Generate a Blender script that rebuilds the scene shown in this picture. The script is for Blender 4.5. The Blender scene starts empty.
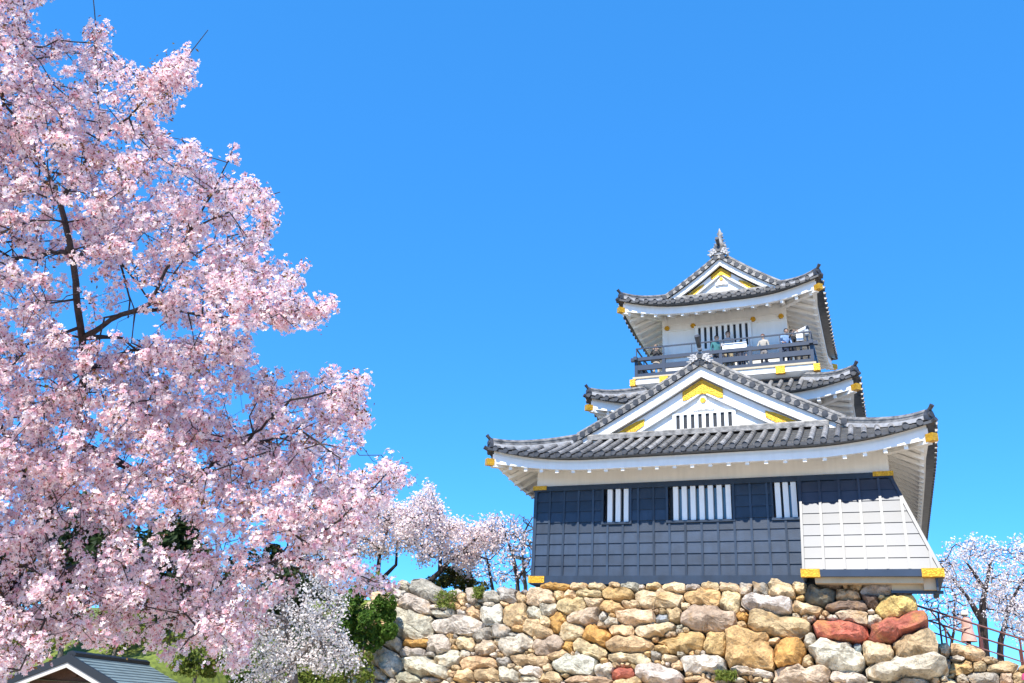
import bpy, math, random
import numpy as np
from mathutils import Vector, Matrix, noise

random.seed(7)
rng = np.random.default_rng(7)
scn = bpy.context.scene
col = scn.collection
R = math.radians

# ------------------------------------------------------------------ camera
CAM = np.array([10.6405, -27.3053, -3.8571])
RW = np.array([[0.92442782, 0.10134437, 0.36764455],
               [0.37760830, -0.37808872, -0.84525789],
               [0.05334013, 0.92020554, -0.38778421]])      # rows: world axes, columns: camera axes
FPX = 879.71
cd = bpy.data.cameras.new('Camera')
cam = bpy.data.objects.new('Camera', cd)
col.objects.link(cam)
cd.sensor_width = 36.0
cd.lens = 36.0 * FPX / 1024
cd.clip_start, cd.clip_end = 0.1, 6000
M4 = Matrix([list(RW[0]) + [CAM[0]], list(RW[1]) + [CAM[1]], list(RW[2]) + [CAM[2]], [0, 0, 0, 1]])
cam.matrix_world = M4
scn.camera = cam

# ------------------------------------------------------------------ sky, sun, exposure
SUN_EL, SUN_AZ = R(50.0), R(-2.0)            # azimuth measured from -Y (the front of the castle) towards +X
w = bpy.data.worlds.new('World')
scn.world = w
w.use_nodes = True
nt = w.node_tree
bg = nt.nodes['Background']
sky = nt.nodes.new('ShaderNodeTexSky')
sky.sky_type = 'NISHITA'
sky.sun_disc = False
sky.sun_elevation = SUN_EL
sky.sun_rotation = math.pi - SUN_AZ
sky.air_density, sky.dust_density, sky.ozone_density = 1.0, 0.0, 4.0
hs = nt.nodes.new('ShaderNodeHueSaturation')
hs.inputs['Saturation'].default_value = 1.15
hs.inputs['Value'].default_value = 1.0
sky.altitude = 4000
mt = nt.nodes.new('ShaderNodeMix'); mt.data_type = 'RGBA'; mt.blend_type = 'MULTIPLY'; mt.inputs['Factor'].default_value = 1.0
mt.inputs['B'].default_value = (0.92, 1.62, 1.86, 1)
nt.links.new(sky.outputs[0], hs.inputs['Color'])
nt.links.new(hs.outputs[0], mt.inputs['A'])
az = nt.nodes.new('ShaderNodeMix'); az.data_type = 'RGBA'; az.inputs['Factor'].default_value = 0.55
az.inputs['B'].default_value = (0.21, 1.40, 3.75, 1)          # even azure of a very clear spring sky
nt.links.new(mt.outputs['Result'], az.inputs['A'])
nt.links.new(az.outputs['Result'], bg.inputs['Color'])
bg.inputs['Strength'].default_value = 0.15
sd = bpy.data.lights.new('Sun', 'SUN')
sd.energy, sd.angle, sd.color = 4.4, R(0.55), (1.0, 0.94, 0.83)
sun = bpy.data.objects.new('Sun', sd)
col.objects.link(sun)
to_sun = Vector((math.sin(SUN_AZ) * math.cos(SUN_EL), -math.cos(SUN_AZ) * math.cos(SUN_EL), math.sin(SUN_EL)))
sun.rotation_euler = to_sun.to_track_quat('Z', 'Y').to_euler()
sun.location = (0, -20, 40)
vs = scn.view_settings
vs.view_transform, vs.look, vs.exposure, vs.gamma = 'Standard', 'None', 0.85, 1.0
vs.use_curve_mapping = False


# ------------------------------------------------------------------ helpers
def ray(x, y):
    return RW @ np.array([(x - 512.0) / FPX, -(y - 341.5) / FPX, -1.0])


def at_y(x, y, Y):
    r = ray(x, y)
    return CAM + r * ((Y - CAM[1]) / r[1])


def at_d(x, y, d):
    return CAM + ray(x, y) * d


def tag(o, label=None, cat=None, group=None, kind=None):
    if label: o['label'] = label
    if cat: o['category'] = cat
    if group: o['group'] = group
    if kind: o['kind'] = kind
    return o


def empty(name, loc=(0, 0, 0), rz=0.0, parent=None):
    o = bpy.data.objects.new(name, None)
    o.empty_display_size = 0.3
    o.location = loc
    o.rotation_euler = (0, 0, rz)
    o.parent = parent
    col.objects.link(o)
    return o


def link_mesh(name, me, parent=None):
    o = bpy.data.objects.new(name, me)
    o.parent = parent
    col.objects.link(o)
    return o


class MB:
    def __init__(self):
        self.v, self.f, self.m = [], [], []

    def add(self, pts, faces, mi=0):
        b = len(self.v)
        self.v += [tuple(map(float, p)) for p in pts]
        self.f += [tuple(i + b for i in fc) for fc in faces]
        self.m += [mi] * len(faces)

    def poly(self, pts, mi=0):
        self.add(pts, [tuple(range(len(pts)))], mi)

    def box(self, a, b, mi=0):
        x0, y0, z0 = a; x1, y1, z1 = b
        self.add([(x0, y0, z0), (x1, y0, z0), (x1, y1, z0), (x0, y1, z0), (x0, y0, z1), (x1, y0, z1), (x1, y1, z1), (x0, y1, z1)],
                 [(0, 3, 2, 1), (4, 5, 6, 7), (0, 1, 5, 4), (1, 2, 6, 5), (2, 3, 7, 6), (3, 0, 4, 7)], mi)

    def hexa(self, p, mi=0):          # eight points: bottom ring, top ring
        self.add(p, [(0, 3, 2, 1), (4, 5, 6, 7), (0, 1, 5, 4), (1, 2, 6, 5), (2, 3, 7, 6), (3, 0, 4, 7)], mi)

    def grid(self, rows, mi=0, flip=False):
        n = len(rows[0]); pts = [p for r in rows for p in r]; fs = []
        for i in range(len(rows) - 1):
            for j in range(n - 1):
                q = (i * n + j, i * n + j + 1, (i + 1) * n + j + 1, (i + 1) * n + j)
                fs.append(q[::-1] if flip else q)
        self.add(pts, fs, mi)

    def tube(self, pts, radii, n=8, mi=0, caps=True):
        pts = [Vector(p) for p in pts]
        if not hasattr(radii, '__len__'): radii = [radii] * len(pts)
        rings = []
        for i, p in enumerate(pts):
            t = (pts[min(i + 1, len(pts) - 1)] - pts[max(i - 1, 0)]).normalized()
            a = t.cross(Vector((0, 0, 1)) if abs(t.z) < 0.93 else Vector((1, 0, 0))).normalized()
            b = t.cross(a)
            rings.append([p + (a * math.cos(2 * math.pi * k / n) + b * math.sin(2 * math.pi * k / n)) * radii[i] for k in range(n)])
        fs = []
        for i in range(len(rings) - 1):
            for k in range(n):
                fs.append((i * n + k, i * n + (k + 1) % n, (i + 1) * n + (k + 1) % n, (i + 1) * n + k))
        if caps:
            fs.append(tuple(range(n))[::-1])
            fs.append(tuple((len(rings) - 1) * n + k for k in range(n)))
        self.add([p for r in rings for p in r], fs, mi)

    def sweep(self, path, prof, mi=0, caps=True, side=None):
        path = [Vector(p) for p in path]
        rings = []
        for i, p in enumerate(path):
            t = (path[min(i + 1, len(path) - 1)] - path[max(i - 1, 0)]).normalized()
            s = Vector(side) if side else t.cross(Vector((0, 0, 1))).normalized()
            u = s.cross(t).normalized()
            rings.append([p + s * a + u * b for a, b in prof])
        n = len(prof); fs = []
        for i in range(len(rings) - 1):
            for k in range(n):
                fs.append((i * n + k, i * n + (k + 1) % n, (i + 1) * n + (k + 1) % n, (i + 1) * n + k))
        if caps:
            fs.append(tuple(range(n))[::-1]); fs.append(tuple((len(rings) - 1) * n + k for k in range(n)))
        self.add([p for r in rings for p in r], fs, mi)

    def extrude(self, poly, vec, mi=0):          # polygon of 3-D points pushed along vec
        n = len(poly); vec = np.array(vec, float)
        a = [np.array(p, float) for p in poly]; b = [p + vec for p in a]
        self.add(a + b, [tuple(range(n)), tuple(range(2 * n - 1, n - 1, -1))] + [(k, n + k, n + (k + 1) % n, (k + 1) % n) for k in range(n)], mi)

    def ball(self, c, r, n=10, mi=0):
        rx, ry, rz = (r, r, r) if not hasattr(r, '__len__') else r
        rows = []
        for i in range(n // 2 + 1):
            th = math.pi * i / (n // 2)
            rows.append([(c[0] + rx * math.sin(th) * math.cos(2 * math.pi * k / n), c[1] + ry * math.sin(th) * math.sin(2 * math.pi * k / n), c[2] + rz * math.cos(th)) for k in range(n + 1)])
        self.grid(rows, mi, flip=True)

    def build(self, name, mats, parent=None, smooth=False, fix=True):
        me = bpy.data.meshes.new(name)
        me.from_pydata(self.v, [], self.f)
        for m in (mats if isinstance(mats, (list, tuple)) else [mats]): me.materials.append(m)
        me.polygons.foreach_set('material_index', self.m)
        me.polygons.foreach_set('use_smooth', [smooth] * len(self.f))
        me.validate()
        if fix:
            import bmesh
            bm = bmesh.new(); bm.from_mesh(me)
            bmesh.ops.recalc_face_normals(bm, faces=bm.faces)
            bm.to_mesh(me); bm.free()
        me.update()
        return link_mesh(name, me, parent)


def np_mesh(name, V, F, mats, parent=None, mi=None, smooth=False):
    """V (n,3), F (m,k) all of one size k"""
    me = bpy.data.meshes.new(name)
    k = F.shape[1]
    me.vertices.add(len(V)); me.vertices.foreach_set('co', np.ascontiguousarray(V, np.float32).ravel())
    me.loops.add(F.size); me.loops.foreach_set('vertex_index', np.ascontiguousarray(F, np.int32).ravel())
    me.polygons.add(len(F)); me.polygons.foreach_set('loop_start', np.arange(0, F.size, k, dtype=np.int32))
    for m in (mats if isinstance(mats, (list, tuple)) else [mats]): me.materials.append(m)
    if mi is not None: me.polygons.foreach_set('material_index', np.ascontiguousarray(mi, np.int32))
    me.polygons.foreach_set('use_smooth', np.full(len(F), smooth))
    me.update(calc_edges=True)
    return link_mesh(name, me, parent)


# ------------------------------------------------------------------ materials
def mat(name, base, rough=0.6, metal=0.0, spec=0.5, var=0.12, scale=3.0, bump=0.0, bscale=20.0, coat=0.0, island=0.0, streak=0.0):
    m = bpy.data.materials.new(name); m.use_nodes = True
    t = m.node_tree; b = t.nodes['Principled BSDF']
    b.inputs['Roughness'].default_value = rough
    b.inputs['Metallic'].default_value = metal
    b.inputs['Specular IOR Level'].default_value = spec
    b.inputs['Coat Weight'].default_value = coat
    tc = t.nodes.new('ShaderNodeTexCoord')
    n = t.nodes.new('ShaderNodeTexNoise'); n.inputs['Scale'].default_value = scale; n.inputs['Detail'].default_value = 6
    t.links.new(tc.outputs['Object'], n.inputs['Vector'])
    rp = t.nodes.new('ShaderNodeValToRGB')
    c = np.array(base)
    rp.color_ramp.elements[0].position = 0.3; rp.color_ramp.elements[1].position = 0.7
    rp.color_ramp.elements[0].color = (*np.clip(c * (1 - var), 0, 1), 1)
    rp.color_ramp.elements[1].color = (*np.clip(c * (1 + var), 0, 1), 1)
    t.links.new(n.outputs['Fac'], rp.inputs['Fac'])
    src = rp.outputs['Color']
    def mul(a, f, lo, hi):
        r_ = t.nodes.new('ShaderNodeValToRGB'); r_.color_ramp.elements[0].color = (lo, lo, lo, 1); r_.color_ramp.elements[1].color = (hi, hi, hi, 1)
        t.links.new(f, r_.inputs['Fac'])
        m_ = t.nodes.new('ShaderNodeMix'); m_.data_type = 'RGBA'; m_.blend_type = 'MULTIPLY'; m_.inputs['Factor'].default_value = 1
        t.links.new(a, m_.inputs['A']); t.links.new(r_.outputs['Color'], m_.inputs['B']); return m_.outputs['Result']
    if island:
        g_ = t.nodes.new('ShaderNodeNewGeometry'); src = mul(src, g_.outputs['Random Per Island'], 1 - island, 1 + island)
    if streak:
        mp = t.nodes.new('ShaderNodeMapping'); mp.inputs['Scale'].default_value = (5, 5, .5); t.links.new(tc.outputs['Object'], mp.inputs['Vector'])
        n3 = t.nodes.new('ShaderNodeTexNoise'); n3.inputs['Scale'].default_value = 1.6; n3.inputs['Detail'].default_value = 7; t.links.new(mp.outputs[0], n3.inputs['Vector'])
        src = mul(src, n3.outputs['Fac'], 1 - streak, 1 + streak * .6)
    t.links.new(src, b.inputs['Base Color'])
    if bump:
        n2 = t.nodes.new('ShaderNodeTexNoise'); n2.inputs['Scale'].default_value = bscale; n2.inputs['Detail'].default_value = 5
        t.links.new(tc.outputs['Object'], n2.inputs['Vector'])
        bp = t.nodes.new('ShaderNodeBump'); bp.inputs['Strength'].default_value = bump; bp.inputs['Distance'].default_value = 0.05
        t.links.new(n2.outputs['Fac'], bp.inputs['Height']); t.links.new(bp.outputs['Normal'], b.inputs['Normal'])
    return m


def island_mat(name, cols, rough=0.6, translucent=0.35, spec=0.2):
    """one colour per loose piece (petal, leaf, tile), some light passing through"""
    m = bpy.data.materials.new(name); m.use_nodes = True
    t = m.node_tree; b = t.nodes['Principled BSDF']; out = t.nodes['Material Output']
    g = t.nodes.new('ShaderNodeNewGeometry')
    rp = t.nodes.new('ShaderNodeValToRGB')
    e = rp.color_ramp.elements
    while len(e) < len(cols): e.new(0.5)
    for i, c in enumerate(cols):
        e[i].position = i / max(1, len(cols) - 1); e[i].color = (*c, 1)
    t.links.new(g.outputs['Random Per Island'], rp.inputs['Fac'])
    t.links.new(rp.outputs['Color'], b.inputs['Base Color'])
    b.inputs['Roughness'].default_value = rough; b.inputs['Specular IOR Level'].default_value = spec
    if translucent:
        tr = t.nodes.new('ShaderNodeBsdfTranslucent'); t.links.new(rp.outputs['Color'], tr.inputs['Color'])
        mx = t.nodes.new('ShaderNodeMixShader'); mx.inputs[0].default_value = translucent
        t.links.new(b.outputs[0], mx.inputs[1]); t.links.new(tr.outputs[0], mx.inputs[2]); t.links.new(mx.outputs[0], out.inputs[0])
    return m


WHITE = mat('lime_plaster', (0.80, 0.79, 0.77), 0.75, var=0.05, scale=1.2, bump=0.08, bscale=8, streak=.14)
WHITEP = mat('white_paint', (0.82, 0.82, 0.82), 0.5, var=0.03, streak=.10)
NAVY = mat('navy_boards', (0.019, 0.035, 0.065), 0.48, spec=0.45, var=0.22, scale=2.5, bump=0.08, bscale=30, island=.28, streak=.3)
NAVYB = mat('navy_paint', (0.026, 0.040, 0.070), 0.4, spec=0.5, var=0.1)
DARK = mat('dark_opening', (0.012, 0.014, 0.018), 0.5)
GOLD = mat('gilded_metal', (0.62, 0.33, 0.02), 0.40, metal=0.4, var=0.3, scale=16, bump=0.5, bscale=26)
TILE = mat('grey_roof_tile', (0.23, 0.217, 0.205), 0.45, spec=0.6, var=0.45, scale=2.2, bump=0.2, bscale=14, island=.3)
PAN = mat('shade_toned_pan_tile', (0.06, 0.058, 0.056), 0.5, spec=0.5, var=0.4, scale=3, bump=0.15, bscale=14)  # roof tile darkened in colour to stand for the shadow between the rolls
TILED = mat('dark_tile_end', (0.045, 0.046, 0.052), 0.45, var=0.5, scale=6)
RIDGE = mat('weathered_ridge_tile', (0.19, 0.18, 0.17), 0.5, var=0.65, scale=5, bump=0.3, bscale=20)
MORTAR = mat('ridge_mortar', (0.42, 0.41, 0.41), 0.8, var=0.25, scale=6)
GLASS = mat('window_glass', (0.10, 0.16, 0.20), 0.08, spec=0.8, var=0.2, scale=1.0)
BEIGE = mat('pale_timber', (0.50, 0.42, 0.30), 0.7, var=0.1, scale=4)
BARK = mat('cherry_bark', (0.045, 0.032, 0.03), 0.85, var=0.4, scale=12, bump=0.6, bscale=40)
BARKG = mat('grey_bark', (0.12, 0.10, 0.09), 0.85, var=0.35, scale=8, bump=0.5, bscale=30)
RUST = mat('brown_red_paint', (0.13, 0.04, 0.032), 0.5, var=0.2, scale=8)


# ------------------------------------------------------------------ ground: one sheet to the horizon
def sst(a, b, x):
    t = np.clip((x - a) / (b - a), 0, 1); return t * t * (3 - 2 * t)


def ground_h(X, Y):
    X = np.asarray(X, float); Y = np.asarray(Y, float)
    low = -5.5 + 0.0 * X
    hill = -5.5 + 5.1 * sst(-17.5, 1.5, Y + 0.25 * (X + 6)) * 1.0
    plate = np.where(Y > 0.45, -0.45, low)
    rgt = np.where(Y > 1.9, -2.35 - 0.17 * np.clip(X - 12, 0, 14) + 0.03 * np.clip(Y - 2, 0, 12), low + 1.5 * sst(11.6, 12.9, X) * sst(-12, -4, Y))
    wl = sst(-5.6, -8.2, X)
    h = plate * (1 - wl) + hill * wl
    wr = np.where(X > 11.2, 1.0, 0.0)
    h = h * (1 - wr) + rgt * wr
    far = sst(26, 60, np.hypot(X - 3, Y - 4) - 14)
    h = h * (1 - far) + (-5.8) * far
    return h


def noncoord(a, b, step, far):
    mid = np.arange(a, b + 1e-6, step)
    ext = np.geomspace(1, far, 22)
    return np.concatenate([a - ext[::-1], mid, b + ext])


gx = noncoord(-26, 24, 0.4, 2600); gy = noncoord(-32, 24, 0.4, 2600)
GX, GY = np.meshgrid(gx, gy)
GZ = ground_h(GX, GY)
for i in range(GX.shape[0]):
    for j in range(GX.shape[1]):
        if abs(GX[i, j]) < 40 and abs(GY[i, j]) < 40:
            GZ[i, j] += 0.10 * noise.noise((GX[i, j] * 0.5, GY[i, j] * 0.5, 0))
V = np.stack([GX, GY, GZ], -1).reshape(-1, 3)
ny, nx = GX.shape
ii, jj = np.meshgrid(np.arange(ny - 1), np.arange(nx - 1), indexing='ij')
q = (ii * nx + jj).ravel()
F = np.stack([q, q + 1, q + nx + 1, q + nx], 1)
gm = bpy.data.materials.new('earth_and_grass'); gm.use_nodes = True
t = gm.node_tree; b = t.nodes['Principled BSDF']; b.inputs['Roughness'].default_value = 0.95
tc = t.nodes.new('ShaderNodeTexCoord')
sx = t.nodes.new('ShaderNodeSeparateXYZ'); t.links.new(tc.outputs['Object'], sx.inputs[0])
n1 = t.nodes.new('ShaderNodeTexNoise'); n1.inputs['Scale'].default_value = 0.6; n1.inputs['Detail'].default_value = 8
n2 = t.nodes.new('ShaderNodeTexNoise'); n2.inputs['Scale'].default_value = 9; n2.inputs['Detail'].default_value = 8
for n in (n1, n2): t.links.new(tc.outputs['Object'], n.inputs['Vector'])
grs = t.nodes.new('ShaderNodeValToRGB'); grs.color_ramp.elements[0].color = (0.06, 0.085, 0.015, 1); grs.color_ramp.elements[1].color = (0.19, 0.24, 0.035, 1)
grs.color_ramp.elements[0].position = .3; grs.color_ramp.elements[1].position = .7
t.links.new(n2.outputs['Fac'], grs.inputs['Fac'])
ear = t.nodes.new('ShaderNodeValToRGB'); ear.color_ramp.elements[0].color = (0.40, 0.32, 0.22, 1); ear.color_ramp.elements[1].color = (0.54, 0.45, 0.32, 1)
t.links.new(n2.outputs['Fac'], ear.inputs['Fac'])
mz = t.nodes.new('ShaderNodeMath'); mz.operation = 'MULTIPLY_ADD'; mz.inputs[1].default_value = 2.2; mz.inputs[2].default_value = 11.4
t.links.new(sx.outputs['Z'], mz.inputs[0])
ma = t.nodes.new('ShaderNodeMath'); ma.operation = 'ADD'; t.links.new(mz.outputs[0], ma.inputs[0]); t.links.new(n1.outputs['Fac'], ma.inputs[1]); ma.use_clamp = True
mxx = t.nodes.new('ShaderNodeMath'); mxx.operation = 'MULTIPLY_ADD'; mxx.inputs[1].default_value = -0.6; mxx.inputs[2].default_value = -2.4; mxx.use_clamp = True; t.links.new(sx.outputs['X'], mxx.inputs[0])
mm = t.nodes.new('ShaderNodeMath'); mm.operation = 'MULTIPLY'; t.links.new(ma.outputs[0], mm.inputs[0]); t.links.new(mxx.outputs[0], mm.inputs[1])
mix = t.nodes.new('ShaderNodeMix'); mix.data_type = 'RGBA'
t.links.new(mm.outputs[0], mix.inputs['Factor']); t.links.new(ear.outputs[0], mix.inputs['A']); t.links.new(grs.outputs[0], mix.inputs['B'])
t.links.new(mix.outputs['Result'], b.inputs['Base Color'])
go = np_mesh('ground', V, F, gm, smooth=True)
tag(go, kind='structure')

# ------------------------------------------------------------------ the castle tower
castle = empty('castle_tower', (5.5, 0, 0))
tag(castle, 'white and navy three tiered Japanese castle keep with grey tiled roofs on a stone base', 'castle')


def ch(o):
    """parent in place"""
    o.parent = castle
    o.matrix_parent_inverse = Matrix.Translation((-5.5, 0, 0))
    return o


def cbuild(mb, name, mats, smooth=False, label=None, parent=None):
    o = mb.build(name, mats, None, smooth)
    if parent is None: ch(o)
    else: o.parent = parent
    if label: o['label'] = label
    return o


XC = 5.5
D1 = 16.0


# ---- lapped board wall of the first storey
def board_face(mb, O, ex, n, width, z0, z1, rows, cols_x, holes=(), mi=0, slope=0.0):
    """lapped boards and battens on a vertical face; O the lower left corner, ex along, n outwards"""
    O, ex, n = map(lambda a: np.array(a, float), (O, ex, n)); up = np.array((0, 0, 1.0))
    P = lambda a, z, d: O + ex * a + up * z + n * d
    rh = (z1 - z0) / rows
    for r in range(rows):
        za, zb = z0 + r * rh, z0 + (r + 1) * rh
        cuts = [0.0, width]
        segs = [(0.0, width)]
        for (ha, hb, hz0, hz1) in holes:
            if zb > hz0 + 0.05 and za < hz1 - 0.05:
                ns = []
                for (s0, s1) in segs:
                    if hb <= s0 or ha >= s1: ns.append((s0, s1)); continue
                    if ha > s0: ns.append((s0, ha))
                    if hb < s1: ns.append((hb, s1))
                segs = ns
        for (s0, s1) in segs:
            mb.hexa([P(s0, za, -0.02), P(s1, za, -0.02), P(s1, za, 0.045), P(s0, za, 0.045),
                     P(s0, zb, -0.02), P(s1, zb, -0.02), P(s1, zb, 0.012), P(s0, zb, 0.012)], mi)
    for a in cols_x:
        parts = [(z0, z1)]
        for (ha, hb, hz0, hz1) in holes:
            if ha - 0.02 < a < hb + 0.02: parts = [(z0, hz0)]
        for (za, zb) in parts:
            mb.hexa([P(a - .035, za, 0), P(a + .035, za, 0), P(a + .035, za, .072), P(a - .035, za, .072),
                     P(a - .035, zb, 0), P(a + .035, zb, 0), P(a + .035, zb, .060), P(a - .035, zb, .060)], mi)


WINS = [(2.36, 3.22, 3), (4.47, 6.46, 7), (7.68, 8.40, 3)]
WZ0, WZ1 = 1.92, 3.0
mb = MB()
holes = [(a, b, WZ0, WZ1) for a, b, n in WINS]
board_face(mb, (0, 0, 0), (1, 0, 0), (0, -1, 0), 11.0, 0.22, 3.0, 8, np.arange(0.5, 11, 0.5), holes)
board_face(mb, (11, 0, 0), (0, 1, 0), (1, 0, 0), D1, 0.22, 3.0, 8, np.arange(0.5, D1, 0.5))
board_face(mb, (0, D1, 0), (0, -1, 0), (-1, 0, 0), D1, 0.22, 3.0, 8, np.arange(0.5, D1, 0.5))
mb.box((0.005, 0.02, -0.05), (10.995, D1 - .01, 0.2)); 
mb.box((-0.09, -0.10, -0.02), (11.09, 0.06, 0.24)); mb.box((11.0, 0.062, -0.02), (11.09, D1, 0.24)); mb.box((-0.09, 0.062, -0.02), (0.0, D1, 0.24))
mb.box((-0.08, -0.09, 3.0), (11.08, 0.06, 3.17)); mb.box((11.0, 0.062, 3.0), (11.08, D1, 3.17)); mb.box((-0.08, 0.062, 3.0), (0.0, D1, 3.17))
mb.box((-0.06, -0.075, 0.24), (0.05, 0.03, 3.0)); mb.box((10.95, -0.075, 0.24), (11.06, 0.03, 3.0))
for a, b_, n in WINS:
    mb.box((a - .07, -0.085, WZ0 - .07), (b_ + .07, 0.05, WZ0)); mb.box((a - .07, -.08, WZ0), (a, .05, 2.998)); mb.box((b_, -.08, WZ0), (b_ + .07, .05, 2.998))
bwall = cbuild(mb, 'board_wall', NAVY)
bwall['label'] = 'navy lapped board wall with vertical battens'


def gold_box(a, b, parent=None, name='gold_fitting'):
    m = MB(); m.box(a, b)
    o = m.build(name, GOLD, None)
    if parent is None: ch(o)
    else: o.parent = parent; 
    return o


for a, b_ in (((-0.13, -0.125, 0.02), (0.42, 0.3, 0.235)), ((-0.1, -0.115, 3.05), (0.38, .3, 3.19)), ((10.54, -0.115, 3.05), (11.1, .3, 3.19))):
    gold_box(a, b_, bwall)
bwall.parent = castle; bwall.matrix_parent_inverse = Matrix.Translation((-5.5, 0, 0))

for a, b_, n in WINS:
    w_ = MB(); w_.box((a, 0.16, WZ0), (b_, 0.30, WZ1)); wo = cbuild(w_, 'window', DARK)
    m = MB()
    gap0 = 0.12 if n == 3 else 0.16
    if n == 3 and a > 7: gap0 = 0.06
    bw = 0.155
    sp = (b_ - a - gap0 - bw - 0.04) / (n - 1)
    for k in range(n):
        x = a + gap0 + k * sp
        m.box((x, -0.03, WZ0 + .002), (x + bw, 0.10, WZ1 - .002))
    o = m.build('lattice', WHITEP, wo)
    if n == 7 or a > 7:
        g = MB(); g.box((a + (b_ - a) * (.12 if n == 7 else .5), 0.125, WZ0 + .05), (b_ - .1, 0.155, WZ1 - .05)); g.build('pane', GLASS, wo)

# ---- plaster bands and upper walls
mb = MB(); mb.box((0.0, 0.0, 3.17), (11.0, D1, 4.3)); cbuild(mb, 'plaster_wall', WHITE, label='plain white plaster band above the navy boards')
mb = MB(); mb.box((2.05, 4.5, 4.6), (8.95, 12.5, 7.6)); cbuild(mb, 'plaster_wall', WHITE, label='white plaster wall of the second tier behind the big gable')


# ---- tiled roofs
def make_roof(x0, x1, y0, y1, ze, prof, gv, wall, zw, L=0.38, RR=3.6, gabled=True, roll=0.366, fH=0.31, vo=0.35, label='', slope_top=None, corner_caps=True):
    hw = (x1 - x0) / 2; xc = (x0 + x1) / 2
    lift = lambda d, v: L * max(0, 1 - d / RR) ** 2.2 * max(0, 1 - v / RR)
    Z = lambda d, v: ze + prof(v) + lift(max(d, 0), v)
    roof = MB()
    STEP = 0.30

    def slope_rows(v0, v1, pt, n):
        ks = max(1, round((v1 - v0) / STEP)); rows = []
        for k in range(ks):
            va, vb = v0 + (v1 - v0) * k / ks, v0 + (v1 - v0) * (k + 1) / ks
            rows.append([pt(va, j / n, 0.03) for j in range(n + 1)])
            rows.append([pt(vb, j / n, 0.0) for j in range(n + 1)])
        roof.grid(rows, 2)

    def front(sgn):
        yy = (lambda v: y0 + v) if sgn < 0 else (lambda v: y1 - v)
        def pt(v, f, dz):
            x = (x0 + v) + (x1 - x0 - 2 * v) * f
            return (x, yy(v), Z(min(x - x0, x1 - x), v) + dz)
        slope_rows(0, gv, pt, 44)
        nr = int((x1 - x0) / roll)
        off = ((x1 - x0) - nr * roll) / 2
        for i in range(nr + 1):
            x = x0 + off + i * roll
            dd = min(x - x0, x1 - x); vm = min(gv, dd)
            if vm < 0.12: continue
            roll_tile(lambda v: (x, yy(v), Z(dd, v)), vm, (1, 0, 0), (0, sgn, 0))

    def roll_tile(fn, vm, side, outw):
        side = Vector(side); r = 0.086
        ks = max(1, round((vm + .05) / 0.33)); pts = []
        rings = []; 
        for k in range(ks):
            for f, rr in ((0, r), (1, r * 0.9)):
                v = -0.05 + (vm + .05) * (k + f) / ks
                p = Vector(fn(max(v, 0))) + Vector(outw) * max(0, -v)
                p2 = Vector(fn(max(v, 0) + .1)); tdir = (p2 - Vector(fn(max(v, 0)))).normalized()
                up = side.cross(tdir); up = up if up.z > 0 else -up
                rings.append([p + side * math.cos(a) * rr + up * (math.sin(a) * rr * 1.15 + 0.045) for a in np.linspace(0, math.pi, 6)])
        roof.grid(rings, 0)
        p = Vector(fn(0)); o = Vector(outw)
        c = p + Vector((0, 0, 0.04))
        roof.tube([c + o * 0.0, c + o * 0.07], [0.088, 0.09], 10, 1)

    def sidef(sgn):
        xx = (lambda u: x0 + u) if sgn < 0 else (lambda u: x1 - u)
        def pt(u, f, dz):
            y = (y0 + u) + (y1 - y0 - 2 * u) * f
            return (xx(u), y, Z(min(y - y0, y1 - y), u) + dz)
        slope_rows(0, gv, pt, 44)
        if gabled:
            va, vb = y0 + gv - vo, y1 - gv + vo
            slope_rows(gv, hw, lambda u, f, dz: (xx(u), va + (vb - va) * f, Z(9, u) + dz), 8)
        nr = int((y1 - y0) / roll); off = ((y1 - y0) - nr * roll) / 2
        for i in range(nr + 1):
            y = y0 + off + i * roll; dd = min(y - y0, y1 - y)
            vm = (min(gv, dd) if dd < gv else hw) if gabled else min(gv, dd)
            if vm < 0.12: continue
            roll_tile(lambda v: (xx(v), y, Z(dd, v)), vm, (0, 1, 0), (sgn, 0, 0))

    front(-1); front(1); sidef(-1); sidef(1)
    # eave edge of the tile bed
    per = []
    N = 40
    for (ax, ay, bx, by) in ((x0, y0, x1, y0), (x1, y0, x1, y1), (x1, y1, x0, y1), (x0, y1, x0, y0)):
        Ln = math.hypot(bx - ax, by - ay)
        for k in range(N):
            f = 0.5 - 0.5 * math.cos(math.pi * k / N); f = 0.5 * f + 0.5 * k / N
            per.append((ax + (bx - ax) * f, ay + (by - ay) * f, min(f, 1 - f) * Ln))
    per.append(per[0])

    def inset(p, e):
        x, y, d = p
        fx = (x - xc) / hw; fy = (y - (y0 + y1) / 2) / ((y1 - y0) / 2)
        return (x - e * max(-1, min(1, fx * (1 if abs(fx) > .999 else 1))) if abs(abs(fx) - 1) < 1e-6 else xc + (x - xc) * (hw - e) / hw,
                y - e * (1 if fy > 0 else -1) if abs(abs(fy) - 1) < 1e-6 else (y0 + y1) / 2 + (y - (y0 + y1) / 2) * ((y1 - y0) / 2 - e) / ((y1 - y0) / 2))
    ezt = lambda d: Z(d, 0)
    rows = [[(*p[:2], ezt(p[2]) + .03) for p in per], [(*p[:2], ezt(p[2]) - .05) for p in per], [(*inset(p, .34), ezt(p[2]) - .045) for p in per]]
    roof.grid(rows, 1)
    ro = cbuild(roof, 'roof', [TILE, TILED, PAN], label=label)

    # fascia
    fz = lambda d: ezt(d) - 0.07
    fb = lambda d: ezt(d) - 0.07 - fH - 0.10 * max(0, 1 - d / 2.5) ** 2
    m = MB()
    ins = lambda d: .22 + .08 * min(1, d / 1.3)
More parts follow.
